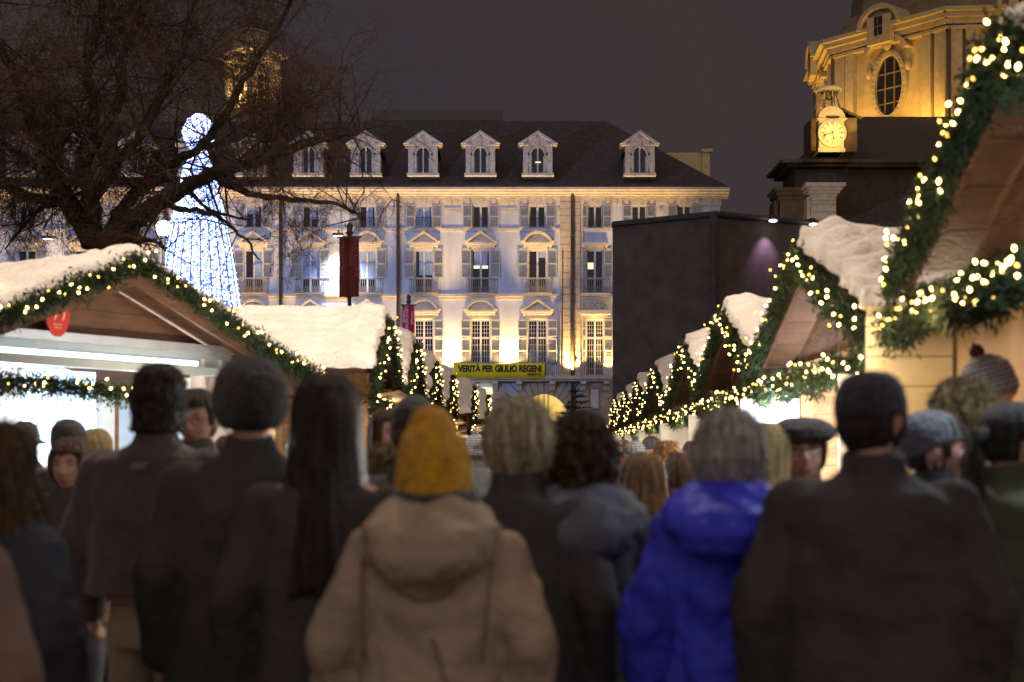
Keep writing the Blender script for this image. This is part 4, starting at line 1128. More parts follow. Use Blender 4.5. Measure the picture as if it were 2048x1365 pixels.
for i, (px, Y) in enumerate(right_pos):
    X = (px - CX) / F * Y + OVR + .1; rz = R(-90)
    src = stR['near'] if i == 0 else (stR['a'] if i == 1 else stR['b'])
    put(src, X, Y, rz, rdesc[i], GR)
    gs = gRn if i == 0 else (gRb if i in (1, 2) else gR)
    base = rdesc[i].split(' with ')[0] if False else rdesc[i]
    put(gs, X, Y, rz, ['thick fir garland with big glowing bulbs on the dark gable by the patterned hat',
        'fir garland on the gable with rippled snow above the black cap', 'fir garland on the gable with pitted snow above the grey haired head',
        'fir garland on the fourth gable of the church side row', 'fir garland on the fifth gable of the church side row', 'fir garland on the sixth gable of the church side row',
        'fir garland on the seventh gable of the church side row', 'fir garland on the last gable of the church side row'][i], SG)
    snm = snow_mesh(WR, ZER, ZRR, -OVR, DR, i, .085 if i else .04, 1.0 if i in (1, 3, 4) else .25, 150 if i in (1, 3) else (70 if i < 3 else 40), 54 if i < 3 else 28)
    if i == 0:
        src.scale = (.82, 1, 1.09); gs.scale = (.82, 1, 1.09)
    so_ = snow_on(snm, X, Y, rz, ['thin snow edge on the dark gable by the patterned hat', 'rippled pink white snow on the roof above the black cap', 'pitted snow on the roof above the grey haired head',
        'snow on the fourth roof of the church side row', 'snow on the fifth roof of the church side row', 'snow on the sixth roof of the church side row', 'snow on the seventh roof of the church side row', 'snow on the last roof of the church side row'][i])
    if i == 0: so_.scale = (.82, 1, 1.09)
X = (1992 - CX) / F * 5.9 + OVR + .1
put(gRn2, X, 5.9, R(-90), 'double run of fir garland hanging under the dark gable by the patterned hat', SG).scale = (.86, 1, 1)
# canvas front closing the first stall
b = MB(); b.smooth = True; vs = []; n_ = 60
for i in range(n_ + 1):
    u = i / n_; x = -WR + .2 + (2 * WR - .4) * u; vs += [(x, -.10 + .02 * math.sin(u * 33) + .012 * math.sin(u * 71), .1), (x, -.10 + .015 * math.sin(u * 33 + .5), 2.1)]
b.add(vs, [(2 * i, 2 * i + 2, 2 * i + 3, 2 * i + 1) for i in range(n_)])
b.build('canvas_sheet', canvasm, stR['near'])
b = MB(); b.box(-WR + .1, -WR + .13, -.55, -.1, 1.2, 2.05); b.box(-WR - .12, -WR - .1, -.5, 1.6, .9, 2.12); b.build('lit_panel', mat('pale_boards', (.75, .58, .34), .6, .15, 3, kind='planks'), stR['near'])
for i, (px, Y) in enumerate(left_pos):
    X = (px - CX) / F * Y - OVR - .1; rz = R(90)
    put(stL, X, Y, rz, ldesc[i], GR)
    put(gL, X, Y, rz, ['fir garland on the gable just beyond the stall with the red sign', 'fir garland on the second gable beyond the red sign stall', 'fir garland on the third gable beyond the red sign stall',
       'fir garland on the fourth gable beyond the red sign stall', 'fir garland on the fifth gable beyond the red sign stall', 'fir garland on the last gable of the banner pole side row'][i], SG)
    snow_on(snow_mesh(WL, ZEL, ZRL, -OVR, DR + .6, 20 + i, .09, .3, 56 if i < 2 else 36, 44 if i < 2 else 28), X, Y, rz,
       ['wide smooth snow on the roof below the light cone tree', 'snow on the second roof beyond the red sign stall', 'snow on the third roof beyond the red sign stall', 'snow on the fourth roof beyond the red sign stall',
        'snow on the fifth roof beyond the red sign stall', 'snow on the last roof of the banner pole side row'][i])
# -------- the big stall with the red oval sign, turned towards the aisle
W1, ZE1, ZR1 = 2.45, 2.12, 3.07; RZ1 = R(56)
P1 = Vector((-3.03, 11.5, 0)); dn = Vector((-math.sin(RZ1), math.cos(RZ1), 0))
O1 = P1 + dn * .55
s1 = stall_tree(W1, ZE1, ZR1, 3.0, .5, 2.42, dict(lamp=stripc, flap=0, leafl=0, leafr=0, cloth=whitep, dark=1, seed=12))
s1.location = O1; s1.rotation_euler = (0, 0, RZ1); s1['label'] = 'big open market stall with red oval sign and cool white strip lamps'; s1['group'] = GR
b = MB(); b.box(-W1 + .3, W1 - .5, -.16, -.075, 2.43, 2.50); b.build('rail', mat('metal_rail', (.55, .55, .58), .35, .1, metal=.6), s1)
b = MB(); b.tube([(-W1 + .3, -.13, 2.33), (W1 - 1.4, -.13, 2.33)], .02, 8); b.build('strip_lamp', emis('bright_strip', (.75, .90, 1), 3.5), s1)
b = MB(); b.box(-W1 + .3, W1 - .9, -.26, -.18, 2.22, 2.29); b.build('front_board', mat('pale_board', (.26, .28, .27), .6, .1), s1)
b = MB(); b.smooth = True; vs = []; n_ = 24
for i in range(n_ + 1):
    u = i / n_; x = 1.05 + .75 * u; vs += [(x + .1, -.05 + .03 * math.sin(u * 22), .95), (x, -.05 + .03 * math.sin(u * 22 + 1), 2.38)]
b.add(vs, [(2 * i, 2 * i + 2, 2 * i + 3, 2 * i + 1) for i in range(n_)])
b.build('side_curtain', mat('clear_curtain', (.50, .40, .34), .45, .25, 3, .5, 8), s1)
b = MB(); b.box(.55, 1.0, -.1, -.07, 2.02, 2.2); b.build('price_board', whitep, s1)
for x0, x1, c_ in ((-1.6, -1.35, (.75, .66, .35)), (.15, .55, (.35, .55, .80)), (-.2, .12, (.55, .70, .85))):
    b = MB(); b.box(x0, x1, .62, .64, 1.0, 2.25); b.build('hanging_cloth', mat('cloth_%d' % int(c_[0] * 100), c_, .7, .1), s1)
for s_ in (-1, 1):
    b = MB(); x0, x1 = sorted((s_ * (W1 - .27), s_ * (W1 - .285))); b.box(x0, x1, .12, 2.2, 1.0, 2.1); b.build('added_liner', mat('pale_blue_cloth', (.62, .72, .84), .7, .08), s1)  # liner put in to make the stall interior read brightly lit
sg = thing('oval_sign', 'red oval sign with pale curved numerals hanging on the big stall gable', 'sign')
sg.parent = None; sg.rotation_euler = (0, 0, RZ1)
M1 = Matrix.Translation(O1) @ Matrix.Rotation(RZ1, 4, 'Z')
# place at the pixel (114, 615) on the gable plane
kx_ = (114 - CX) / F
ux = Vector((math.cos(RZ1), math.sin(RZ1), 0)); Pg = O1 - dn * .16
t_ = (kx_ * Pg.y - Pg.x) / (ux.x - kx_ * ux.y); pS = Pg + ux * t_
sg.location = (pS.x, pS.y, ZC + (HY - 630) / F * pS.y)
b = MB(); b.prism([(.115 * math.cos(a), .175 * math.sin(a) * (1 if math.sin(a) < 0 else .85)) for a in [2 * PI * i / 32 for i in range(32)]][::-1], -.01, .01); b.build('board', mat('sign_red', (.55, .03, .02), .35, .15, 8), sg)
b = MB()
for dx in (-.038, .038):
    b.ring([(dx + .038 * math.cos(a) - .01, .02 + .07 * math.sin(a)) for a in [R(-70 + 140 * i / 10) for i in range(11)]], [(dx + .022 * math.cos(a) - .01, .02 + .062 * math.sin(a)) for a in [R(-70 + 140 * i / 10) for i in range(11)]], -.016, -.0101)
b.build('numeral', mat('sign_gold', (.70, .62, .30), .5), sg)
b = MB()
for i, wd_ in enumerate((.09, .07)):
    for k in range(8): b.box(-wd_ / 2 + wd_ * k / 8, -wd_ / 2 + wd_ * k / 8 + .007, -.014, -.0101, -.085 - i * .025, -.072 - i * .025)
b.build('lettering_pattern', mat('sign_small', (.75, .30, .22), .5), sg)
for ch_ in s1.children:
    if ch_.name.startswith('beam'): ch_.data.materials[0] = mat('pale_board', (.26, .28, .27), .6, .1)
gb1 = garland_tree(rakes(W1, ZE1, ZR1, .5, .10), 2000, .05, .085, 15, 21)
gb1.location = O1; gb1.rotation_euler = (0, 0, RZ1); gb1['label'] = 'fir garland with warm bulbs along the wide gable above the red oval sign'; gb1['group'] = SG
gb2 = garland_tree([[(-W1 + .1, -.32, 2.10), (-1.5, -.32, 2.07), (-.7, -.32, 2.10), (.1, -.32, 2.05), (.65, -.32, 2.08)]], 2200, .05, .07, 14, 22)
gb2.location = O1; gb2.rotation_euler = (0, 0, RZ1); gb2['label'] = 'short straight fir garland under the strip lamp of the big red sign stall'; gb2['group'] = SG
o = snow_on(snow_mesh(W1, ZE1, ZR1, -.5, 3.6, 40, .10, .0, 70, 44), O1.x, O1.y, RZ1, 'bright smooth snow on the big roof above the red oval sign')

# point lights inside the stalls, plus added fill in front of them
stall_point(s1, -.6, .3, 1.95, 190, (.82, .92, 1)); stall_point(s1, .9, .3, 1.95, 130, (.80, .90, 1)); stall_point(s1, -1.8, .5, 1.95, 90, (1, .95, .8))
stall_point(s1, -1.2, -.35, 2.75, 5, (1, .75, .5), .05); stall_point(s1, .3, -1.0, 2.0, 55, (1, .84, .66), .1)  # added fill outside the stall: by the gable and over the aisle
stall_point(stR['near'], -.6, -.55, 2.0, 14, (1, .66, .34)); stall_point(stR['near'], -2.75, .1, 1.85, 55, (1, .84, .6)); stall_point(stR['near'], -1.5, -.75, 1.9, 16, (1, .82, .55))  # added fill before the canvas and in the gap beside the stall
stall_point(stR['near'], 1.5, -.6, 2.15, 42, (.70, .84, 1), .1)
stall_point(stR['a'], 0, .3, 1.75, 260, (.82, .93, 1)); stall_point(stR['a'], -1.0, -.35, 1.72, 120, (.85, .94, 1)); stall_point(stR['a'], 1.3, -.9, 1.75, 60, (1, .88, .66))  # first is inside; the other two are added fill in front
stall_point(stR['a'], .3, -.75, 2.25, 22, (1, .58, .24), .08)  # added warm fill that turns the gable more orange

# ================================================================ people
skin = mat('skin', (.55, .30, .20), .55, .10, 6, .15, 60, spec=.35)
skin_p = mat('skin_pink', (.60, .33, .25), .55, .10, 6, .15, 60, spec=.35)
lipm = mat('lips', (.36, .10, .09), .5, .1)
browm = mat('eyebrow_hair', (.045, .028, .018), .8, .2)
eyew = mat('eye_white', (.55, .50, .47), .3, .05); iris = mat('eye_dark', (.03, .02, .015), .25, .1)
trousm = mat('dark_trousers', (.09, .08, .08), .85, .2); shoem = mat('shoe_leather', (.05, .045, .04), .5, .2)
def coatm(name, col, bump=.5, rough=.85, sheen=0, bs=14): return mat(name, col, rough, .22, 5, bump, bs, spec=.2, sheen=sheen)
def hairm(name, col): return mat(name, col, .5, .6, 9, 1, 30, spec=.25, stretch=(6, 6, .7))
def knit(name, col): return mat(name, col, .95, .28, 30, 1.0, 70, spec=.1, sheen=.3)

def N3(x, y, z, s=0): return noise.noise(Vector((x, y, z + s * 5.17)))
def head_pts(face=True):
    """head grid, centre at origin, face towards +y"""
    nu, nv = 56, 44; rows = []
    for j in range(nv + 1):
        th = PI * j / nv; row = []
        for i in range(nu):
            ph = 2 * PI * i / nu
            dx, dy, dz = math.sin(th) * math.sin(ph), math.sin(th) * math.cos(ph), math.cos(th)
            x, y, z = dx * .076, dy * .096, dz * .118
            if z < 0:
                k = (-z / .118); x *= 1 - .30 * k ** 1.6
                if y < 0: y *= 1 - .45 * k ** 1.2
                else: y *= 1 - .04 * k
            if y > 0:
                f = max(0, dy) ** 2
                y += f * .016 * math.exp(-((x / .014) ** 2) - ((z + .022) / .020) ** 2) * 1.45           # nose tip
                y += f * .011 * math.exp(-((x / .009) ** 2) - ((z - .006) / .026) ** 2)                    # bridge
                y -= f * .011 * (math.exp(-(((abs(x) - .031) / .015) ** 2) - ((z - .010) / .012) ** 2))     # sockets
                y += f * .006 * math.exp(-((x / .045) ** 2) - ((z - .030) / .010) ** 2)                    # brow
                y += f * .006 * math.exp(-((x / .022) ** 2) - ((z + .060) / .009) ** 2)                    # mouth
                y -= f * .004 * math.exp(-((x / .020) ** 2) - ((z + .078) / .007) ** 2)
                y += f * .008 * math.exp(-((x / .022) ** 2) - ((z + .098) / .013) ** 2)                    # chin
                y += f * .005 * math.exp(-(((abs(x) - .042) / .017) ** 2) - ((z + .022) / .018) ** 2)       # cheek
            row.append((x, y, z))
        rows.append(row)
    return rows
HEAD = head_pts()
def front_y(x, z):
    best = None; bd = 9
    for r in HEAD:
        for p in r:
            if p[1] > 0:
                d = (p[0] - x) ** 2 + (p[2] - z) ** 2
                if d < bd: bd = d; best = p[1]
    return best
def add_head(mb, M):
    rings = HEAD[1:-1]; n = len(rings[0]); o = len(mb.v)
    mb.loft([[tuple(M @ Vector(p)) for p in r] for r in rings])
def ear(mb, M):
    for s in (-1, 1):
        c = Vector((s * .077, -.006, -.006)); vs = []
        nb = MB(); nb.sphere((0, 0, 0), (.009, .019, .031), 10, 8)
        Mr = M @ Matrix.Translation(c) @ Matrix.Rotation(s * R(-22), 4, 'Z') @ Matrix.Rotation(R(-10), 4, 'X')
        mb.add([tuple(Mr @ Vector(v)) for v in nb.v], nb.f)
def cap(mb, p0, p1, r0, r1):
    p0, p1 = Vector(p0), Vector(p1)
    mb.sphere(p0, r0, 12, 8); mb.sphere(p1, r1, 12, 8)
    mb.tube([p0, p0.lerp(p1, .5), p1], [r0, (r0 + r1) / 2 * 1.02, r1], 12)
def ering(cx, cy, cz, rx, ry, n=28, e=2.3, tilt=0):
    out_ = []
    for k in range(n):
        t = 2 * PI * k / n; c, s = math.cos(t), math.sin(t)
        x = cx + rx * math.copysign(abs(c) ** (2 / e), c); y = cy + ry * math.copysign(abs(s) ** (2 / e), s)
        out_.append((x, y, cz + tilt * (y - cy)))
    return out_
TEX = {}
def cloud(scale):
    if scale not in TEX:
        t = bpy.data.textures.new('folds', 'CLOUDS'); t.noise_scale = scale; t.noise_depth = 2; TEX[scale] = t
    return TEX[scale]
def remesh(o, vox, smooth=4, disp=0, dscale=.12):
    m = o.modifiers.new('r', 'REMESH'); m.mode = 'VOXEL'; m.voxel_size = vox; m.use_smooth_shade = True
    if smooth:
        m = o.modifiers.new('s', 'SMOOTH'); m.iterations = smooth; m.factor = .5
    if disp:
        m = o.modifiers.new('d', 'DISPLACE'); m.texture = cloud(dscale); m.strength = disp; m.mid_level = .5; m.texture_coords = 'LOCAL'
def fuzz(mb_src, n, ln, seed, droop=0, up=None):
    """short strands standing on a surface"""
    rnd = random.Random(seed); b = MB(); F_ = [f for f in mb_src.f if len(f) >= 3 and len(f) < 6]
    for _ in range(n):
        f = F_[rnd.randrange(len(F_))]; a, b_, c = (Vector(mb_src.v[i]) for i in f[:3])
        nrm = (b_ - a).cross(c - a)
        if nrm.length < 1e-9: continue
        nrm.normalize(); u, v = rnd.random(), rnd.random()
        if u + v > 1: u, v = 1 - u, 1 - v
        p = a + (b_ - a) * u + (c - a) * v
        d = (nrm + Vector((rnd.gauss(0, .45), rnd.gauss(0, .45), rnd.gauss(-droop, .4)))).normalized() * ln * rnd.uniform(.5, 1.3)
        s = d.cross(Vector((rnd.gauss(0, 1), rnd.gauss(0, 1), rnd.gauss(0, 1)))).normalized() * ln * .07
        b.add([p - s, p + s, p + d], [(0, 1, 2)])
    return b

def hair_mb(kind, seed, length=.16, vol=.016, face=62, hairline=.050, width=1.0, wave=.008, flare=0.0, nu=112, nv=60, back=0.0):
    """scalp-hugging hair volume; opens over the face"""
    b = MB(); b.smooth = True; rings = []
    ztop = .118 + vol * 1.1; zbot = -length
    for j in range(1, nv + 1):
        t = j / nv
        z = ztop - (ztop - zbot) * (t ** 1.25 if t < 1 else 1)
        ring = []
        for i in range(nu):
            ph = 2 * PI * i / nu; fa = abs((ph + PI) % (2 * PI) - PI)     # 0 = face direction
            rx, ry = .078 + vol, .098 + vol
            zz = z / (.118 + vol)
            if z > 0: f = max(0, 1 - min(1, zz * .965) ** 2.5) ** (1 / 2.5)
            else: f = 1 + flare * (-z)
            if kind == 'short' and z < -.02: f *= max(.60, 1 - ((-z - .02) / .11) ** 1.6 * .9)
            if kind == 'bob' and z < 0: f *= max(.62, 1 - .42 * (-z / .11) ** 1.5)
            if kind in ('bob', 'short', 'curly') and z > 0: f *= 1.04 - .04 * z / .12
            if length > .25 and z < -.08: f *= 1 + .10 * math.sin(min(1, (-z - .08) / .2) * PI / 2)
            x, y = math.sin(ph) * rx * f * width, math.cos(ph) * ry * f
            if z < -.10 and length > .2: y -= back * min(1, (-z - .1) / .15)
            st = wave * (N3(math.sin(ph) * 7, math.cos(ph) * 7, z * 3, seed) + .6 * N3(math.sin(ph) * 19, math.cos(ph) * 19, z * 5, seed + 1))
            if kind == 'curly': st = wave * (N3(math.sin(ph) * 3.2, math.cos(ph) * 3.2, z * 24, seed) + .7 * N3(math.sin(ph) * 8, math.cos(ph) * 8, z * 55, seed))
            k = 1 + st / .09
            fa_d = math.degrees(fa)
            lim = face + (12 if z < -.02 else 0)
            if z < hairline and fa_d < lim: k *= .70 + .30 * max(0, (fa_d - lim + 9) / 9)
            if z < hairline and fa_d < lim and z < -.1: k *= .8
            if kind == 'short' and 74 < fa_d < 112 and z < .022: k *= .86
            zj = z + (.012 * N3(math.sin(ph) * 14, math.cos(ph) * 14, 0, seed) if j == nv else 0) + (.03 * N3(math.sin(ph) * 4, math.cos(ph) * 4, 0, seed) if j == nv and length > .2 else 0)
            ring.append((x * k, y * k, zj))
        rings.append(ring)
    top = [(p[0] * .25, p[1] * .25, ztop + .001) for p in rings[0]]
    b.loft([top] + rings); return b

def hat_mb(prof, sx=.078, sy=.098, rib=0, nrib=40, bump=0, seed=0, n=72, lean=(0, 0)):
    b = MB(); b.smooth = True; rings = []
    z0, z1 = prof[0][0], prof[-1][0]
    P = []
    for (za, ra), (zb, rb) in zip(prof[:-1], prof[1:]):
        for k in range(5): u = k / 5; P.append((za + (zb - za) * u, ra + (rb - ra) * u))
    P.append(prof[-1])
    for z, r in P:
        ring = []
        t = (z - z0) / (z1 - z0)
        for i in range(n):
            ph = 2 * PI * i / n
            k = r * (1 + rib * math.cos(ph * nrib) + bump * N3(math.sin(ph) * 3, math.cos(ph) * 3, z * 22, seed) + bump * .5 * N3(math.sin(ph) * 9, math.cos(ph) * 9, z * 60, seed))
            ring.append((math.sin(ph) * sx * k + lean[0] * t * t, math.cos(ph) * sy * k + lean[1] * t * t, z))
        rings.append(ring)
    b.loft(rings); return b
BEANIE = [(-.035, 1.13), (-.03, 1.22), (.01, 1.24), (.018, 1.17), (.05, 1.19), (.09, 1.08), (.12, .82), (.14, .48), (.15, .12)]

def person(label, px, ptop, Y, yaw=0, coat=None, hair=None, hat=None, face=False, sk=None, bulk=1.0, shoulder=1.0, hem=.50, top_off=.012,
           trousers=None, collar=True, hood=None, extra=None, head_yaw=0, nod=0, vox=None, group=None, fold=.022, arms='down', drop=0, headscale=1.0, quilt=0):
    ztop = ZC + (HY - ptop) / F * Y
    H = ztop - top_off; X = (px - CX) / F * Y
    t = thing('person', label, 'person', (X, Y, 0), R(yaw), group)
    hs = headscale; zh = H - .118 * hs
    s = H / 1.70
    # ---- body: one surface
    b = MB(); MH = Matrix.Translation((0, .012, zh)) @ Matrix.Rotation(R(head_yaw), 4, 'Z') @ Matrix.Rotation(R(-nod), 4, 'X') @ Matrix.Scale(hs, 4)
    add_head(b, MH); ear(b, MH)
    zs = H - .30 * s                                     # shoulder line
    cap(b, (0, .0, zh - .05), (0, -.015, zs + .01), .052, .062)
    sw = .175 * shoulder * s
    b.loft([ering(0, -.01, zs + .03, .07, .06), ering(0, -.01, zs, sw * .92, .085), ering(0, 0, zs - .12 * s, sw * .95, .11), ering(0, 0, zs - .35 * s, .135 * s, .10), ering(0, 0, zs - .52 * s, .165 * s, .115), ering(0, 0, zs - .62 * s, .15 * s, .10)])
    if arms == 'pocket': el, wr = (sw + .13, -.05, zs - .28 * s), (sw + .02, .12, zs - .46 * s)
    elif arms == 'front': el, wr = (sw + .07, .0, zs - .29 * s), (sw - .07, .24, zs - .24 * s)
    else: el, wr = (sw + .07, -.03, zs - .30 * s), (sw + .075, .05, zs - .54 * s)
    for q in (-1, 1):
        E = Vector((q * el[0], el[1], el[2])); W = Vector((q * wr[0], wr[1], wr[2])); S = Vector((q * sw * .95, -.01, zs - .04))
        cap(b, S, E, .052, .042); cap(b, E, W, .042, .028)
        d = (W - E).normalized(); sd = d.cross(Vector((q, 0, 0))).normalized() if abs(d.x) < .9 else Vector((0, 1, 0))
        cap(b, W, W + d * .06, .026, .030)
        for k in range(4):
            o_ = sd * (k - 1.5) * .019; l = (.032, .040, .037, .028)[k]
            p1 = W + d * .075 + o_; p2 = p1 + (d * .8 + Vector((-q * .3, .25, 0))).normalized() * l; p3 = p2 + (d * .5 + Vector((-q * .6, .3, 0))).normalized() * l * .8
            cap(b, W + d * .03 + o_ * .6, p1, .010, .0095); cap(b, p1, p2, .0095, .0088); cap(b, p2, p3, .0088, .0075)
        cap(b, W + d * .02 + sd * .02, W + d * .055 + sd * .048, .012, .0095); cap(b, W + d * .055 + sd * .048, W + d * .085 + sd * .045, .0095, .008)
        hipx = .095 * s
        cap(b, (q * hipx, 0, zs - .60 * s), (q * hipx * 1.05, .02, zs - .97 * s), .085, .055); cap(b, (q * hipx * 1.05, .02, zs - .97 * s), (q * hipx, -.02, .09), .055, .038)
        cap(b, (q * hipx, -.03, .05), (q * hipx * 1.2, .12, .035), .036, .030)
    body = b.build('body', sk or skin, t); remesh(body, vox or (.007 if face else .011), 2)
    # ---- trousers, shoes
    b = MB(); b.smooth = True
    b.loft([ering(0, 0, zs - .50 * s, .17 * s, .125), ering(0, 0, zs - .66 * s, .18 * s, .13)])
    for q in (-1, 1):
        b.loft([ering(q * .09 * s, 0, zs - .60 * s, .098, .105), ering(q * .095 * s, .01, zs - .80 * s, .088, .092), ering(q * .098 * s, .02, zs - .98 * s, .072, .075), ering(q * .10 * s, 0, .30, .062, .068), ering(q * .10 * s, -.01, .09, .062, .072)])
    remesh(b.build('trousers', trousers or trousm, t), .016, 3, .012, .08)
    for q in (-1, 1):
        b = MB(); b.smooth = True; x = q * .10 * s
        b.loft([ering(x, .03, .0, .045, .13), ering(x, .03, .03, .05, .14), ering(x, .01, .07, .045, .10), ering(x, -.03, .12, .045, .055)]); b.build('shoe', shoem, t)
    # ---- coat
    B_ = bulk; b = MB(); cs = MB()
    zhem = H * hem
    body_r = [(zs + .045, .085, .085), (zs + .02, sw * .62, .105), (zs - .015, sw * .96, .12), (zs - .08 * s, sw * 1.05, .135), (zs - .2 * s, sw * 1.02, .145), (zs - .34 * s, sw * .93 + .012, .14), (zs - .48 * s, sw * 1.0 + .015, .155)]
    if zhem < zs - .5 * s: body_r.append((zhem, sw * 1.08 + .03, .175))
    rings = []
    for z, rx, ry in body_r:
        k = 1 + (B_ - 1) * (0.3 if z > zs else 1)
        rings.append(ering(0, -.005, z, rx * k, ry * k, 32))
    if quilt:
        R2 = []
        for i in range(len(rings) - 1):
            for m_ in range(6):
                u = m_ / 6; R2.append([tuple(Vector(a).lerp(Vector(c), u)) for a, c in zip(rings[i], rings[i + 1])])
        R2.append(rings[-1]); rings = [[(p[0] * (1 + quilt * abs(math.sin(p[2] * 38))), p[1] * (1 + quilt * abs(math.sin(p[2] * 38))), p[2]) for p in r] for r in R2]
    b.loft(rings)
    for q in (-1, 1):
        E = Vector((q * (el[0] + .012 * B_), el[1], el[2])); W = Vector((q * (wr[0] + .004), wr[1], wr[2])); S = Vector((q * sw * .96, -.01, zs - .055))
        n_ = 14 if quilt else 3
        def sl(p0, p1, r0, r1):
            pts = [p0.lerp(p1, i / n_) for i in range(n_ + 1)]; rr = [(r0 + (r1 - r0) * i / n_) * (1 + quilt * 1.6 * abs(math.sin(i * 1.57))) for i in range(n_ + 1)]
            b.sphere(p0, r0, 12, 8); b.sphere(p1, r1, 12, 8); b.tube(pts, rr, 14)
        sl(S, E, .075 * B_, .068 * B_); sl(E, W, .068 * B_, .052 * B_)
    if collar:
        b.loft([ering(0, -.008, zs, .105, .10, 28), ering(0, -.008, zs + .07, .082, .082, 28), ering(0, -.008, zs + .105, .076, .078, 28, tilt=.25)])
    o = b.build('coat', coat, t); remesh(o, .013 if Y < 5 else .018, 3, fold, .11)
    # ---- hood lying on the back
    if hood:
        hw, hd, hl, hm = hood; b = MB(); hc = zs + .02
        b.loft([ering(0, -.02, hc + .085, hw * .58, .105, 36), ering(0, -.03, hc + .06, hw * .80, .13, 36), ering(0, -.055, hc + .01, hw * .98, .15 + hd * .3, 36), ering(0, -.09, hc - hl * .35, hw * .90, .13 + hd * .5, 36), ering(0, -.12, hc - hl * .7, hw * .60, .08 + hd * .5, 36), ering(0, -.12, hc - hl, hw * .24, .05, 36)])
        remesh(b.build('hood', hm, t), .012, 3, .04, .09)
    # ---- hair
    def headpart(name, mb, m, parent=t, extra_rot=None):
        o = mb.build(name, m, parent)
        o.matrix_local = MH @ (extra_rot or Matrix.Identity(4)); return o
    if hair:
        hm, kw = hair; kw = dict(kw); fz_ = kw.pop('fuzz', 0); fl = kw.pop('flen', .03)
        hb = hair_mb(**kw); ho = headpart('hair', hb, hm)
        if fz_: 
            f_ = fuzz(hb, fz_, fl, 3, .3); o = link('flyaway_hair', f_.mesh('flyaway_hair', hm), t); o.matrix_local = MH
    if hat:
        hm, kw = hat; kw = dict(kw); name = kw.pop('name', 'hat'); rot = kw.pop('rot', None); fz_ = kw.pop('fuzz', 0); pom = kw.pop('pom', None); vis = kw.pop('visor', 0)
        hb = hat_mb(**kw); RM = Matrix.Rotation(R(rot), 4, 'X') if rot else None
        o = headpart(name, hb, hm, t, RM)
        if fz_: headpart('fur', fuzz(hb, fz_, .022, 5), hm, t, RM)
        if pom:
            pb = MB(); pb.smooth = True; pb.sphere((0, -.01, .165), .033, 14, 10); po = headpart('pompom', pb, pom, t, RM)
        if vis:
            vb = MB(); vb.smooth = True; vb.loft([ering(0, .115, .028, .075, .06, 24), ering(0, .115, .036, .075, .06, 24)]); headpart('visor', vb, hm, t, RM)
    if face:
        for q in (-1, 1):
            eb = MB(); eb.smooth = True; ye = front_y(q * .031, .010) - .0055
            eb.sphere((q * .031, ye, .010), .0115, 16, 12); eo = headpart('eye', eb, eyew)
            ib = MB(); ib.smooth = True; ib.sphere((q * .031, ye + .0052, .010), (.0062, .0070, .0062), 12, 8); headpart('iris', ib, iris, eo).matrix_local = Matrix.Identity(4)
            lb_ = MB(); lb_.smooth = True
            lb_.tube([(q * (.031 - .013), ye + .007, .012), (q * .026, ye + .0115, .0185), (q * .036, ye + .0115, .0180), (q * .045, ye + .004, .0115)], [.0012, .0026, .0026, .0012], 6)
            headpart('eyelid', lb_, browm)
            bb = MB(); bb.smooth = True
            bb.tube([(q * x, front_y(q * x, z) + .001, z) for x, z in ((.014, .028), (.024, .033), (.036, .034), (.047, .028))], [.0022, .0036, .0032, .0012], 6); headpart('eyebrow', bb, browm)
        lb_ = MB(); lb_.smooth = True
        for z, k in ((-.0555, 1), (-.0635, 1.15)):
            lb_.tube([(x, front_y(x, z) + .0005, z + (.0022 if abs(x) < .01 and k == 1 else 0) + (.001 * abs(x) / .02)) for x in (-.021, -.012, -.004, .004, .012, .021)], [.0015, .0034 * k, .0042 * k, .0042 * k, .0034 * k, .0015], 8)
        headpart('lips', lb_, lipm)
    if extra: extra(t, MH, headpart, zs, s, sw)
    return t

def glasses(m):
    def f(t, MH, hp, zs, s, sw):
        b = MB(); b.smooth = True
        for q in (-1, 1):
            pts = [(q * .032 + .021 * math.cos(a), .101, .006 + .015 * math.sin(a)) for a in [2 * PI * i / 18 for i in range(19)]]
            b.tube(pts, .0019, 6); b.tube([(q * .052, .100, .012), (q * .074, .07, .012), (q * .080, -.005, .010)], .0019, 6)
        b.tube([(-.011, .104, .010), (0, .107, .012), (.011, .104, .010)], .0019, 6)
        hp('glasses', b, m)
    return f
black_coat = coatm('black_coat', (.066, .059, .056)); navy_coat = coatm('navy_coat', (.055, .058, .068))
fleece = coatm('dark_fleece', (.082, .058, .055), .35, .95, .3, 50); greyc = coatm('charcoal_coat', (.085, .075, .072))
brownc = coatm('brown_coat', (.15, .085, .055)); olive = coatm('olive_coat', (.12, .10, .05)); beige = coatm('beige_jacket', (.43, .32, .21), .8, .9)
bluec = coatm('blue_parka', (.06, .06, .66), .8, .5); darkg = coatm('dark_green_coat', (.085, .095, .055)); tan = coatm('tan_coat', (.24, .15, .11))
h_dark = hairm('dark_brown_hair', (.062, .045, .038)); h_blk = hairm('black_hair', (.050, .042, .038)); h_bro = hairm('brown_hair', (.12, .070, .045)); h_auburn = hairm('auburn_hair', (.055, .038, .032))
h_blo = hairm('blond_hair', (.46, .33, .15)); h_ash = hairm('ash_blond_hair', (.64, .54, .34)); h_gry = hairm('grey_blond_hair', (.62, .56, .48)); h_fur = hairm('fur_trim', (.28, .20, .09))
k_blk = knit('black_knit', (.052, .045, .043)); k_yel = knit('mustard_knit', (.90, .42, .012)); k_gry = knit('grey_knit', (.15, .155, .18)); k_wht = knit('cream_knit', (.5, .46, .4)); k_nav = knit('navy_knit', (.045, .047, .065))
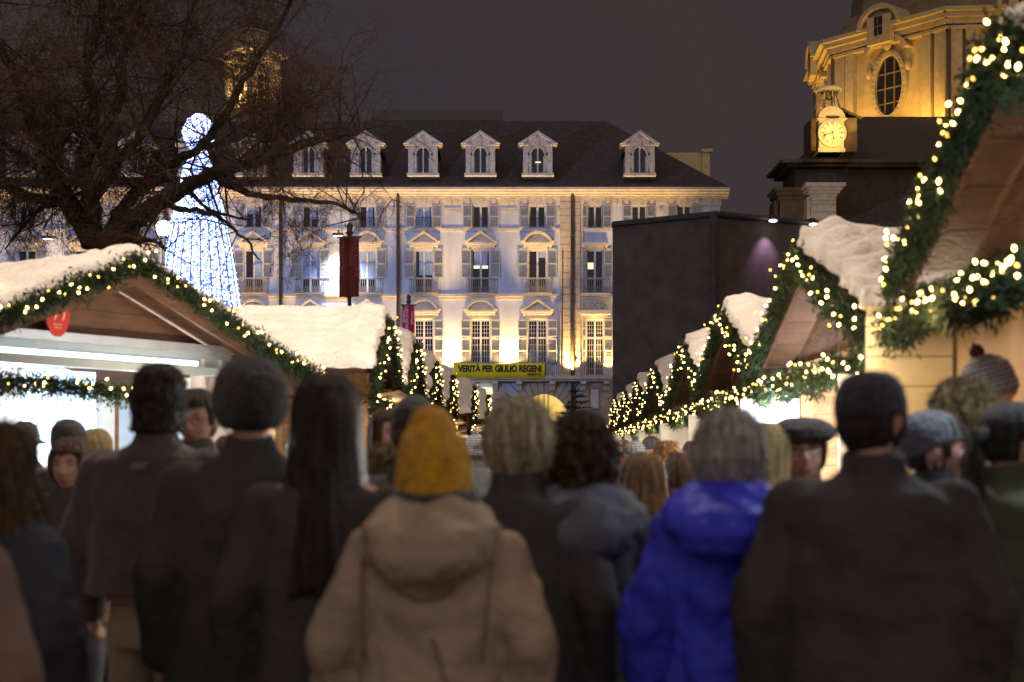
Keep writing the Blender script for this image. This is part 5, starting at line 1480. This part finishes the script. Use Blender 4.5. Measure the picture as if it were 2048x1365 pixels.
# pale patterned knits
def pattern_knit(name, a, b_, sc):
    m = knit(name, a); t = m.node_tree; bs = t.nodes['Principled BSDF']; tcn = t.nodes.new('ShaderNodeTexCoord')
    v = t.nodes.new('ShaderNodeTexWave'); v.bands_direction = 'Z'; v.inputs['Scale'].default_value = sc; v.inputs['Distortion'].default_value = 3.5; v.inputs['Detail Scale'].default_value = 8
    t.links.new(tcn.outputs['Object'], v.inputs['Vector']); r = t.nodes.new('ShaderNodeValToRGB'); t.links.new(v.outputs['Fac'], r.inputs[0])
    r.color_ramp.elements[0].position = .4; r.color_ramp.elements[0].color = a + (1,); r.color_ramp.elements[1].position = .6; r.color_ramp.elements[1].color = b_ + (1,)
    t.links.new(r.outputs[0], bs.inputs['Base Color']); return m
k_pat = pattern_knit('patterned_knit', (.14, .085, .10), (.36, .29, .28), 16); k_str = pattern_knit('striped_knit', (.03, .03, .035), (.30, .28, .26), 14)
CR = 'people in the market crowd'

def emblem(t, zs, sw):
    b = MB(); x0 = .02; zs += .065
    for k in range(3):
        b.ring(arc(x0, zs - .115, .032 - k * .009, .024 - k * .007, PI * .95, PI * .5, 8), arc(x0, zs - .115, .027 - k * .009, .019 - k * .007, PI * .95, PI * .5, 8), -.200, -.188)
    for k in range(3): b.box(x0 + .004, x0 + .032 - k * .006, -.200, -.188, zs - .095 - k * .009, zs - .091 - k * .009)
    b.build('emblem', mat('emblem_thread', (.30, .28, .27), .7), t)
# ---- the row closest to the camera
def slouchy(): return [(-.075, 1.10), (-.055, 1.24), (-.02, 1.28), (.02, 1.27), (.06, 1.20), (.095, 1.05), (.125, .86), (.150, .70), (.168, .58), (.180, .42), (.187, .20)]
def yscarf(t, MH, hp, zs, s, sw):
    b = MB(); b.smooth = True
    for q in (-1, 1):
        b.tube([(q * (sw * .98), -.115, zs - .05), (q * (sw * .93), -.158, zs - .16), (q * (sw * .86), -.168, zs - .30)], .004, 6)
        b.tube([(q * .02, -.172, zs - .24), (q * .08, -.176, zs - .42), (q * .17, -.18, zs - .62)][::1] if q > 0 else [(-.19, -.172, zs - .50), (0, -.178, zs - .50), (.19, -.172, zs - .50)], .004, 6)
    b.build('seam', mat('jacket_seam', (.22, .16, .10), .9), t)
    b = MB(); b.smooth = True; b.loft([ering(0, -.01, zs + .045, .125, .115, 28), ering(0, -.01, zs + .075, .13, .12, 28), ering(0, -.01, zs + .11, .118, .11, 28), ering(0, -.01, zs + .125, .09, .09, 28)]); b.build('scarf', k_nav, t)
person('person from behind in mustard yellow knit hat and beige hooded jacket', 867, 815, 3.72, -5, beige, (h_bro, dict(kind='short', seed=1, length=.09, vol=.004)), (k_yel, dict(name='knit_hat', prof=slouchy(), bump=.05, rib=.018, nrib=34, n=170, seed=3, fuzz=6000, lean=(-.01, 0))),
       bulk=1.10, shoulder=1.06, hem=.42, hood=(.185, .07, .165, beige), top_off=.066, extra=yscarf, fold=.045, group=CR, arms='down')
def cap_hat(rib=.0): return [(.012, 1.12), (.02, 1.17), (.05, 1.15), (.085, 1.04), (.108, .86), (.122, .6), (.128, .25)]
person('broad person from behind in dark cap and very wide black coat', 1742, 740, 3.7, -9, black_coat, (h_dark, dict(kind='short', seed=2, length=.10, vol=.008, wave=.004)), (k_nav, dict(name='cap', prof=cap_hat(), bump=.01)),
       bulk=1.20, shoulder=1.14, hem=.42, top_off=.012, fold=.03, group=CR, arms='down', hood=None, headscale=1.0, head_yaw=-28)
person('tall person from behind with very round black woollen hat', 500, 710, 4.35, 10, black_coat, (h_blk, dict(kind='short', seed=3, length=.10, vol=.01)), (k_blk, dict(name='hat', prof=[(-.075, 1.02), (-.06, 1.25), (-.02, 1.48), (.03, 1.52), (.08, 1.38), (.115, 1.1), (.14, .7), (.152, .2)], bump=.03, fuzz=2500)),
       bulk=1.12, shoulder=1.05, hem=.42, top_off=.034, group=CR)
person('person from behind with long straight dark hair over a black coat', 652, 745, 3.95, 0, black_coat, (h_auburn, dict(kind='long', seed=4, length=.46, vol=.020, wave=.005, flare=.5, width=1.02, back=.02)), None,
       bulk=1.0, hem=.40, top_off=.022, group=CR)
person('tall person from behind with curly hair, emblem on dark fleece and beige trousers', 316, 728, 5.3, -12, fleece, (h_dark, dict(kind='curly', seed=5, length=.115, vol=.018, wave=.012, fuzz=2600, flen=.018)), None,
       bulk=1.15, shoulder=1.18, hem=.55, top_off=.02, trousers=mat('beige_trousers', (.28, .215, .14), .9, .2, 4), group=CR, extra=lambda t, MH, hp, zs, s, sw: emblem(t, zs, sw))

person('person from behind with ash blond short hair and black coat before the archway', 1037, 797, 4.3, -16, black_coat, (h_ash, dict(kind='bob', seed=6, length=.105, vol=.024, wave=.016, fuzz=1200, flen=.03)), None, bulk=1.05, hem=.42, top_off=.028, group=CR)
person('person from behind with tousled brown hair and a blue grey hood on a black coat', 1158, 830, 4.4, 4, black_coat, (h_bro, dict(kind='curly', seed=7, length=.15, vol=.034, wave=.024, flare=.3, fuzz=2600, flen=.035)), None,
       bulk=1.1, hem=.42, top_off=.04, hood=(.20, .07, .16, coatm('blue_grey_hood', (.13, .14, .16))), group=CR)
person('person from behind with short grey blond hair and hooded blue parka', 1458, 820, 4.0, -14, bluec, (h_gry, dict(kind='bob', seed=8, length=.10, vol=.022, wave=.012, fuzz=1600, flen=.025)), None,
       bulk=1.10, shoulder=.90, hem=.36, head_yaw=12, top_off=.024, hood=(.19, .10, .14, bluec), group=CR, fold=.07)
person('person with straight light blond hair just beyond the blue parka', 1520, 843, 5.2, -25, greyc, (h_blo, dict(kind='long', seed=9, length=.24, vol=.022, wave=.014, flare=.6)), None, hem=.4, top_off=.026, group=CR)
person('person with long golden brown hair and dark quilted jacket before the strip lit stall', -28, 838, 4.0, -20, navy_coat, (h_blo if False else hairm('golden_brown_hair', (.15, .085, .03)), dict(kind='long', seed=10, length=.33, vol=.026, wave=.028, flare=2.2, back=.0, width=1.2, fuzz=900, flen=.04)), None, bulk=1.2, hem=.42, top_off=.036, quilt=.07, group=CR)
person('person in a tan coat of whom only one sleeve shows', -205, 800, 3.0, 0, tan, (h_bro, dict(kind='short', seed=11)), None, bulk=1.05, hem=.42, top_off=.02, group=CR)

# ---- faces turned towards us
black_g = mat('glasses_frame', (.02, .02, .03), .3)
person('person in glasses with short dark hair beside the curly haired fleece wearer', 394, 778, 6.4, 174, greyc, (h_blk, dict(kind='short', seed=12, length=.07, vol=.012, hairline=.062, face=68)), None, face=True, nod=8, hem=.42, top_off=.014, extra=glasses(black_g), group=CR, headscale=1.08)
person('person with tied back dark hair and dark coat facing the camera by the quilted jacket', 145, 876, 7.2, 172, black_coat, (h_bro, dict(kind='short', seed=13, length=.08, vol=.020, hairline=.070, face=55)), None, face=True, hem=.42, top_off=.02, group=CR, headscale=1.12)
person('smiling person with long light brown hair beside the black beanie', 772, 818, 6.9, 212, brownc, (hairm('light_brown_hair', (.12, .065, .03)), dict(kind='long', seed=14, length=.34, vol=.014, hairline=.072, face=52, wave=.01)), None, face=True, sk=skin_p, hem=.42, top_off=.015, group=CR)
person('person in a wide dark beret and glasses with a tan scarf', 1603, 832, 5.5, 176, brownc, (h_dark, dict(kind='short', seed=15, length=.08, vol=.01)), (k_blk, dict(name='beret', prof=[(.035, 1.1), (.045, 1.25), (.06, 1.55), (.085, 1.62), (.11, 1.35), (.13, .8), (.135, .2)], bump=.02)), face=True, hem=.42, top_off=.022, extra=glasses(black_g), hood=None, group=CR, headscale=1.04)
BE2 = [(.008, 1.07), (.02, 1.13), (.06, 1.12), (.09, 1.04), (.12, .84), (.138, .56), (.146, .22)]
person('person in plain grey beanie looking towards the church side stalls', 1866, 806, 4.9, -108, navy_coat, (h_dark, dict(kind='short', seed=16, length=.06, vol=.004)), (k_gry, dict(name='beanie', prof=BE2, bump=.012, rib=.006, rot=22, lean=(0, -.03))), face=True, sk=skin_p, hem=.42, top_off=.045, group=CR, headscale=1.04, bulk=1.1)
person('person in patterned knit hat with red pompom and glasses in profile', 1974, 684, 6.1, -98, coatm('grey_coat', (.09, .10, .13)), (h_dark, dict(kind='short', seed=17, length=.06, vol=.004)), (k_pat, dict(name='knit_hat', prof=BEANIE, bump=.02, rot=16, pom=mat('dark_red_wool', (.10, .015, .02), .95))), face=True, sk=skin_p, hem=.42, top_off=.08, extra=glasses(mat('pale_frame', (.45, .55, .65), .2)), group=CR)

# ---- hoods and hats in the middle distance
person('person in an olive coat with a big fur trimmed hood up', 1922, 752, 5.5, -70, olive, (h_fur, dict(kind='curly', seed=18, length=.13, vol=.03, wave=.02, face=45, fuzz=7000, flen=.028)), None, hem=.42, top_off=.05, group=CR, bulk=1.12)
def ponytail(m):
    def f(t, MH, hp, zs, s, sw):
        b = MB(); b.smooth = True; b.tube([(0, -.10, .03), (0, -.15, .02), (0, -.17, -.06), (0, -.16, -.18), (0, -.14, -.25)], [.02, .035, .042, .035, .01], 12); hp('ponytail', b, m)
    return f
person('person in dark green coat with dark hair tied in a ponytail and one bare ear', 2015, 803, 4.6, -62, darkg, (h_blk, dict(kind='short', seed=19, length=.06, vol=.012, face=98, hairline=.02)), None, hem=.42, top_off=.014, extra=ponytail(h_blk), group=CR, bulk=1.1)
person('person in a black bucket hat near the strip lit stall', 50, 846, 9.6, 20, black_coat, (h_dark, dict(kind='short', seed=20, length=.08)), (k_blk, dict(name='bucket_hat', prof=[(-.02, 1.75), (-.014, 1.78), (.015, 1.3), (.03, 1.2), (.10, 1.08), (.118, .98), (.122, .3)], n=40)), hem=.42, top_off=.005, group=CR)
person('person in a plain dark round hat near the strip lit stall', 136, 840, 8.2, 10, black_coat, (h_dark, dict(kind='short', seed=21, length=.09)), (k_blk, dict(name='hat', prof=[(-.03, 1.2), (0, 1.3), (.05, 1.3), (.09, 1.15), (.12, .8), (.13, .3)], bump=.05, n=40)), hem=.42, top_off=.012, group=CR)
person('person with smooth golden blond hair near the strip lit stall', 190, 857, 8.6, -10, brownc, (h_blo, dict(kind='bob', seed=22, length=.11, vol=.02)), None, hem=.42, top_off=.022, group=CR)
person('person in a tall black beanie just beyond the yellow hat', 828, 790, 5.6, 0, black_coat, (h_dark, dict(kind='short', seed=23, length=.09)), (k_blk, dict(name='beanie', prof=BEANIE, bump=.04, fuzz=600)), hem=.42, top_off=.03, group=CR)
person('short person with a light brown fur hood beside the yellow hat', 776, 892, 5.8, 10, black_coat, (h_fur, dict(kind='curly', seed=24, length=.12, vol=.03, wave=.02, fuzz=1800, flen=.03)), None, hem=.42, top_off=.032, group=CR)
person('distant person in a grey striped pompom hat under the garlands', 950, 862, 12.5, 0, black_coat, (h_dark, dict(kind='short', seed=25, length=.08)), (k_str, dict(name='striped_hat', prof=BEANIE, pom=k_str, n=40)), hem=.42, top_off=.06, group=CR)
person('person with straight shoulder length fair brown hair beyond the blue grey hood', 1287, 905, 6.6, 0, black_coat, (hairm('fair_brown_hair', (.22, .13, .06)), dict(kind='long', seed=26, length=.21, vol=.024, flare=1.1, wave=.014)), None, hem=.42, top_off=.026, group=CR)
person('distant person in a cream knit hat', 1226, 866, 13.5, 0, black_coat, (h_dark, dict(kind='short', seed=27)), (k_wht, dict(name='knit_hat', prof=BEANIE, n=40)), hem=.42, top_off=.03, group=CR)
person('distant person with a magenta scarf and bare brown hair', 1247, 880, 15, 30, brownc, (h_bro, dict(kind='short', seed=28)), None, hem=.42, top_off=.016, group=CR,
       extra=lambda t, MH, hp, zs, s, sw: MB().loft([ering(0, 0, zs + .03, .13, .12, 20), ering(0, 0, zs + .12, .12, .11, 20)]).build('scarf', mat('magenta_wool', (.35, .03, .09), .9), t))
person('distant person in a black and white striped hat', 1271, 876, 12.8, 10, black_coat, (h_dark, dict(kind='short', seed=29)), (k_str, dict(name='striped_hat', prof=BEANIE, n=40, pom=k_blk)), hem=.42, top_off=.05, group=CR)
person('distant person in a black peaked cap facing the camera', 1303, 874, 13.2, 170, black_coat, (h_dark, dict(kind='short', seed=30)), (k_blk, dict(name='cap', prof=cap_hat(), n=40, visor=1)), face=True, hem=.42, top_off=.012, group=CR)
person('distant person with a ginger brown fur hood and pale scarf', 1334, 884, 11.0, 200, brownc, (hairm('ginger_fur', (.22, .10, .03)), dict(kind='curly', seed=31, length=.12, vol=.03, wave=.02, fuzz=1500)), None, face=True, hem=.42, top_off=.03, group=CR)
person('person in a rust brown coat standing beyond the blue parka', 1362, 905, 7.8, 0, coatm('rust_coat', (.20, .09, .045)), (h_bro, dict(kind='short', seed=32)), None, hem=.42, top_off=.016, group=CR)
# ---- further back along the aisle, mostly hidden
rc = random.Random(5)
fill = [(1000, 878, 15.5, 'black bare headed', h_blk), (925, 876, 17, 'brown haired', h_bro), (1085, 880, 16, 'dark haired', h_dark), (1130, 884, 18, 'ash haired', h_ash), (1190, 884, 17, 'brown haired', h_bro),
        (1385, 882, 13, 'dark haired', h_dark), (880, 880, 12, 'dark haired', h_dark), (600, 868, 9.5, 'dark haired', h_dark), (455, 872, 9.0, 'brown haired', h_bro), (1180, 900, 25, 'dark haired', h_dark), (1045, 900, 26, 'dark haired', h_dark), (965, 898, 24, 'grey haired', h_gry), (1220, 900, 22, 'blond haired', h_blo)]
for i, (px, pt_, Y, dsc, hm) in enumerate(fill):
    person('%s person in dark coat deep in the crowd, glimpsed between nearer heads' % dsc if False else 'mostly hidden dark coated person far back in the crowd', px, pt_, Y, rc.choice([0, 15, -20, 170]), [black_coat, greyc, navy_coat, brownc][i % 4], (hm, dict(kind='short', seed=40 + i, nu=64, nv=36)), None, hem=.42, top_off=.016, group='hidden people far back in the crowd', vox=.016)
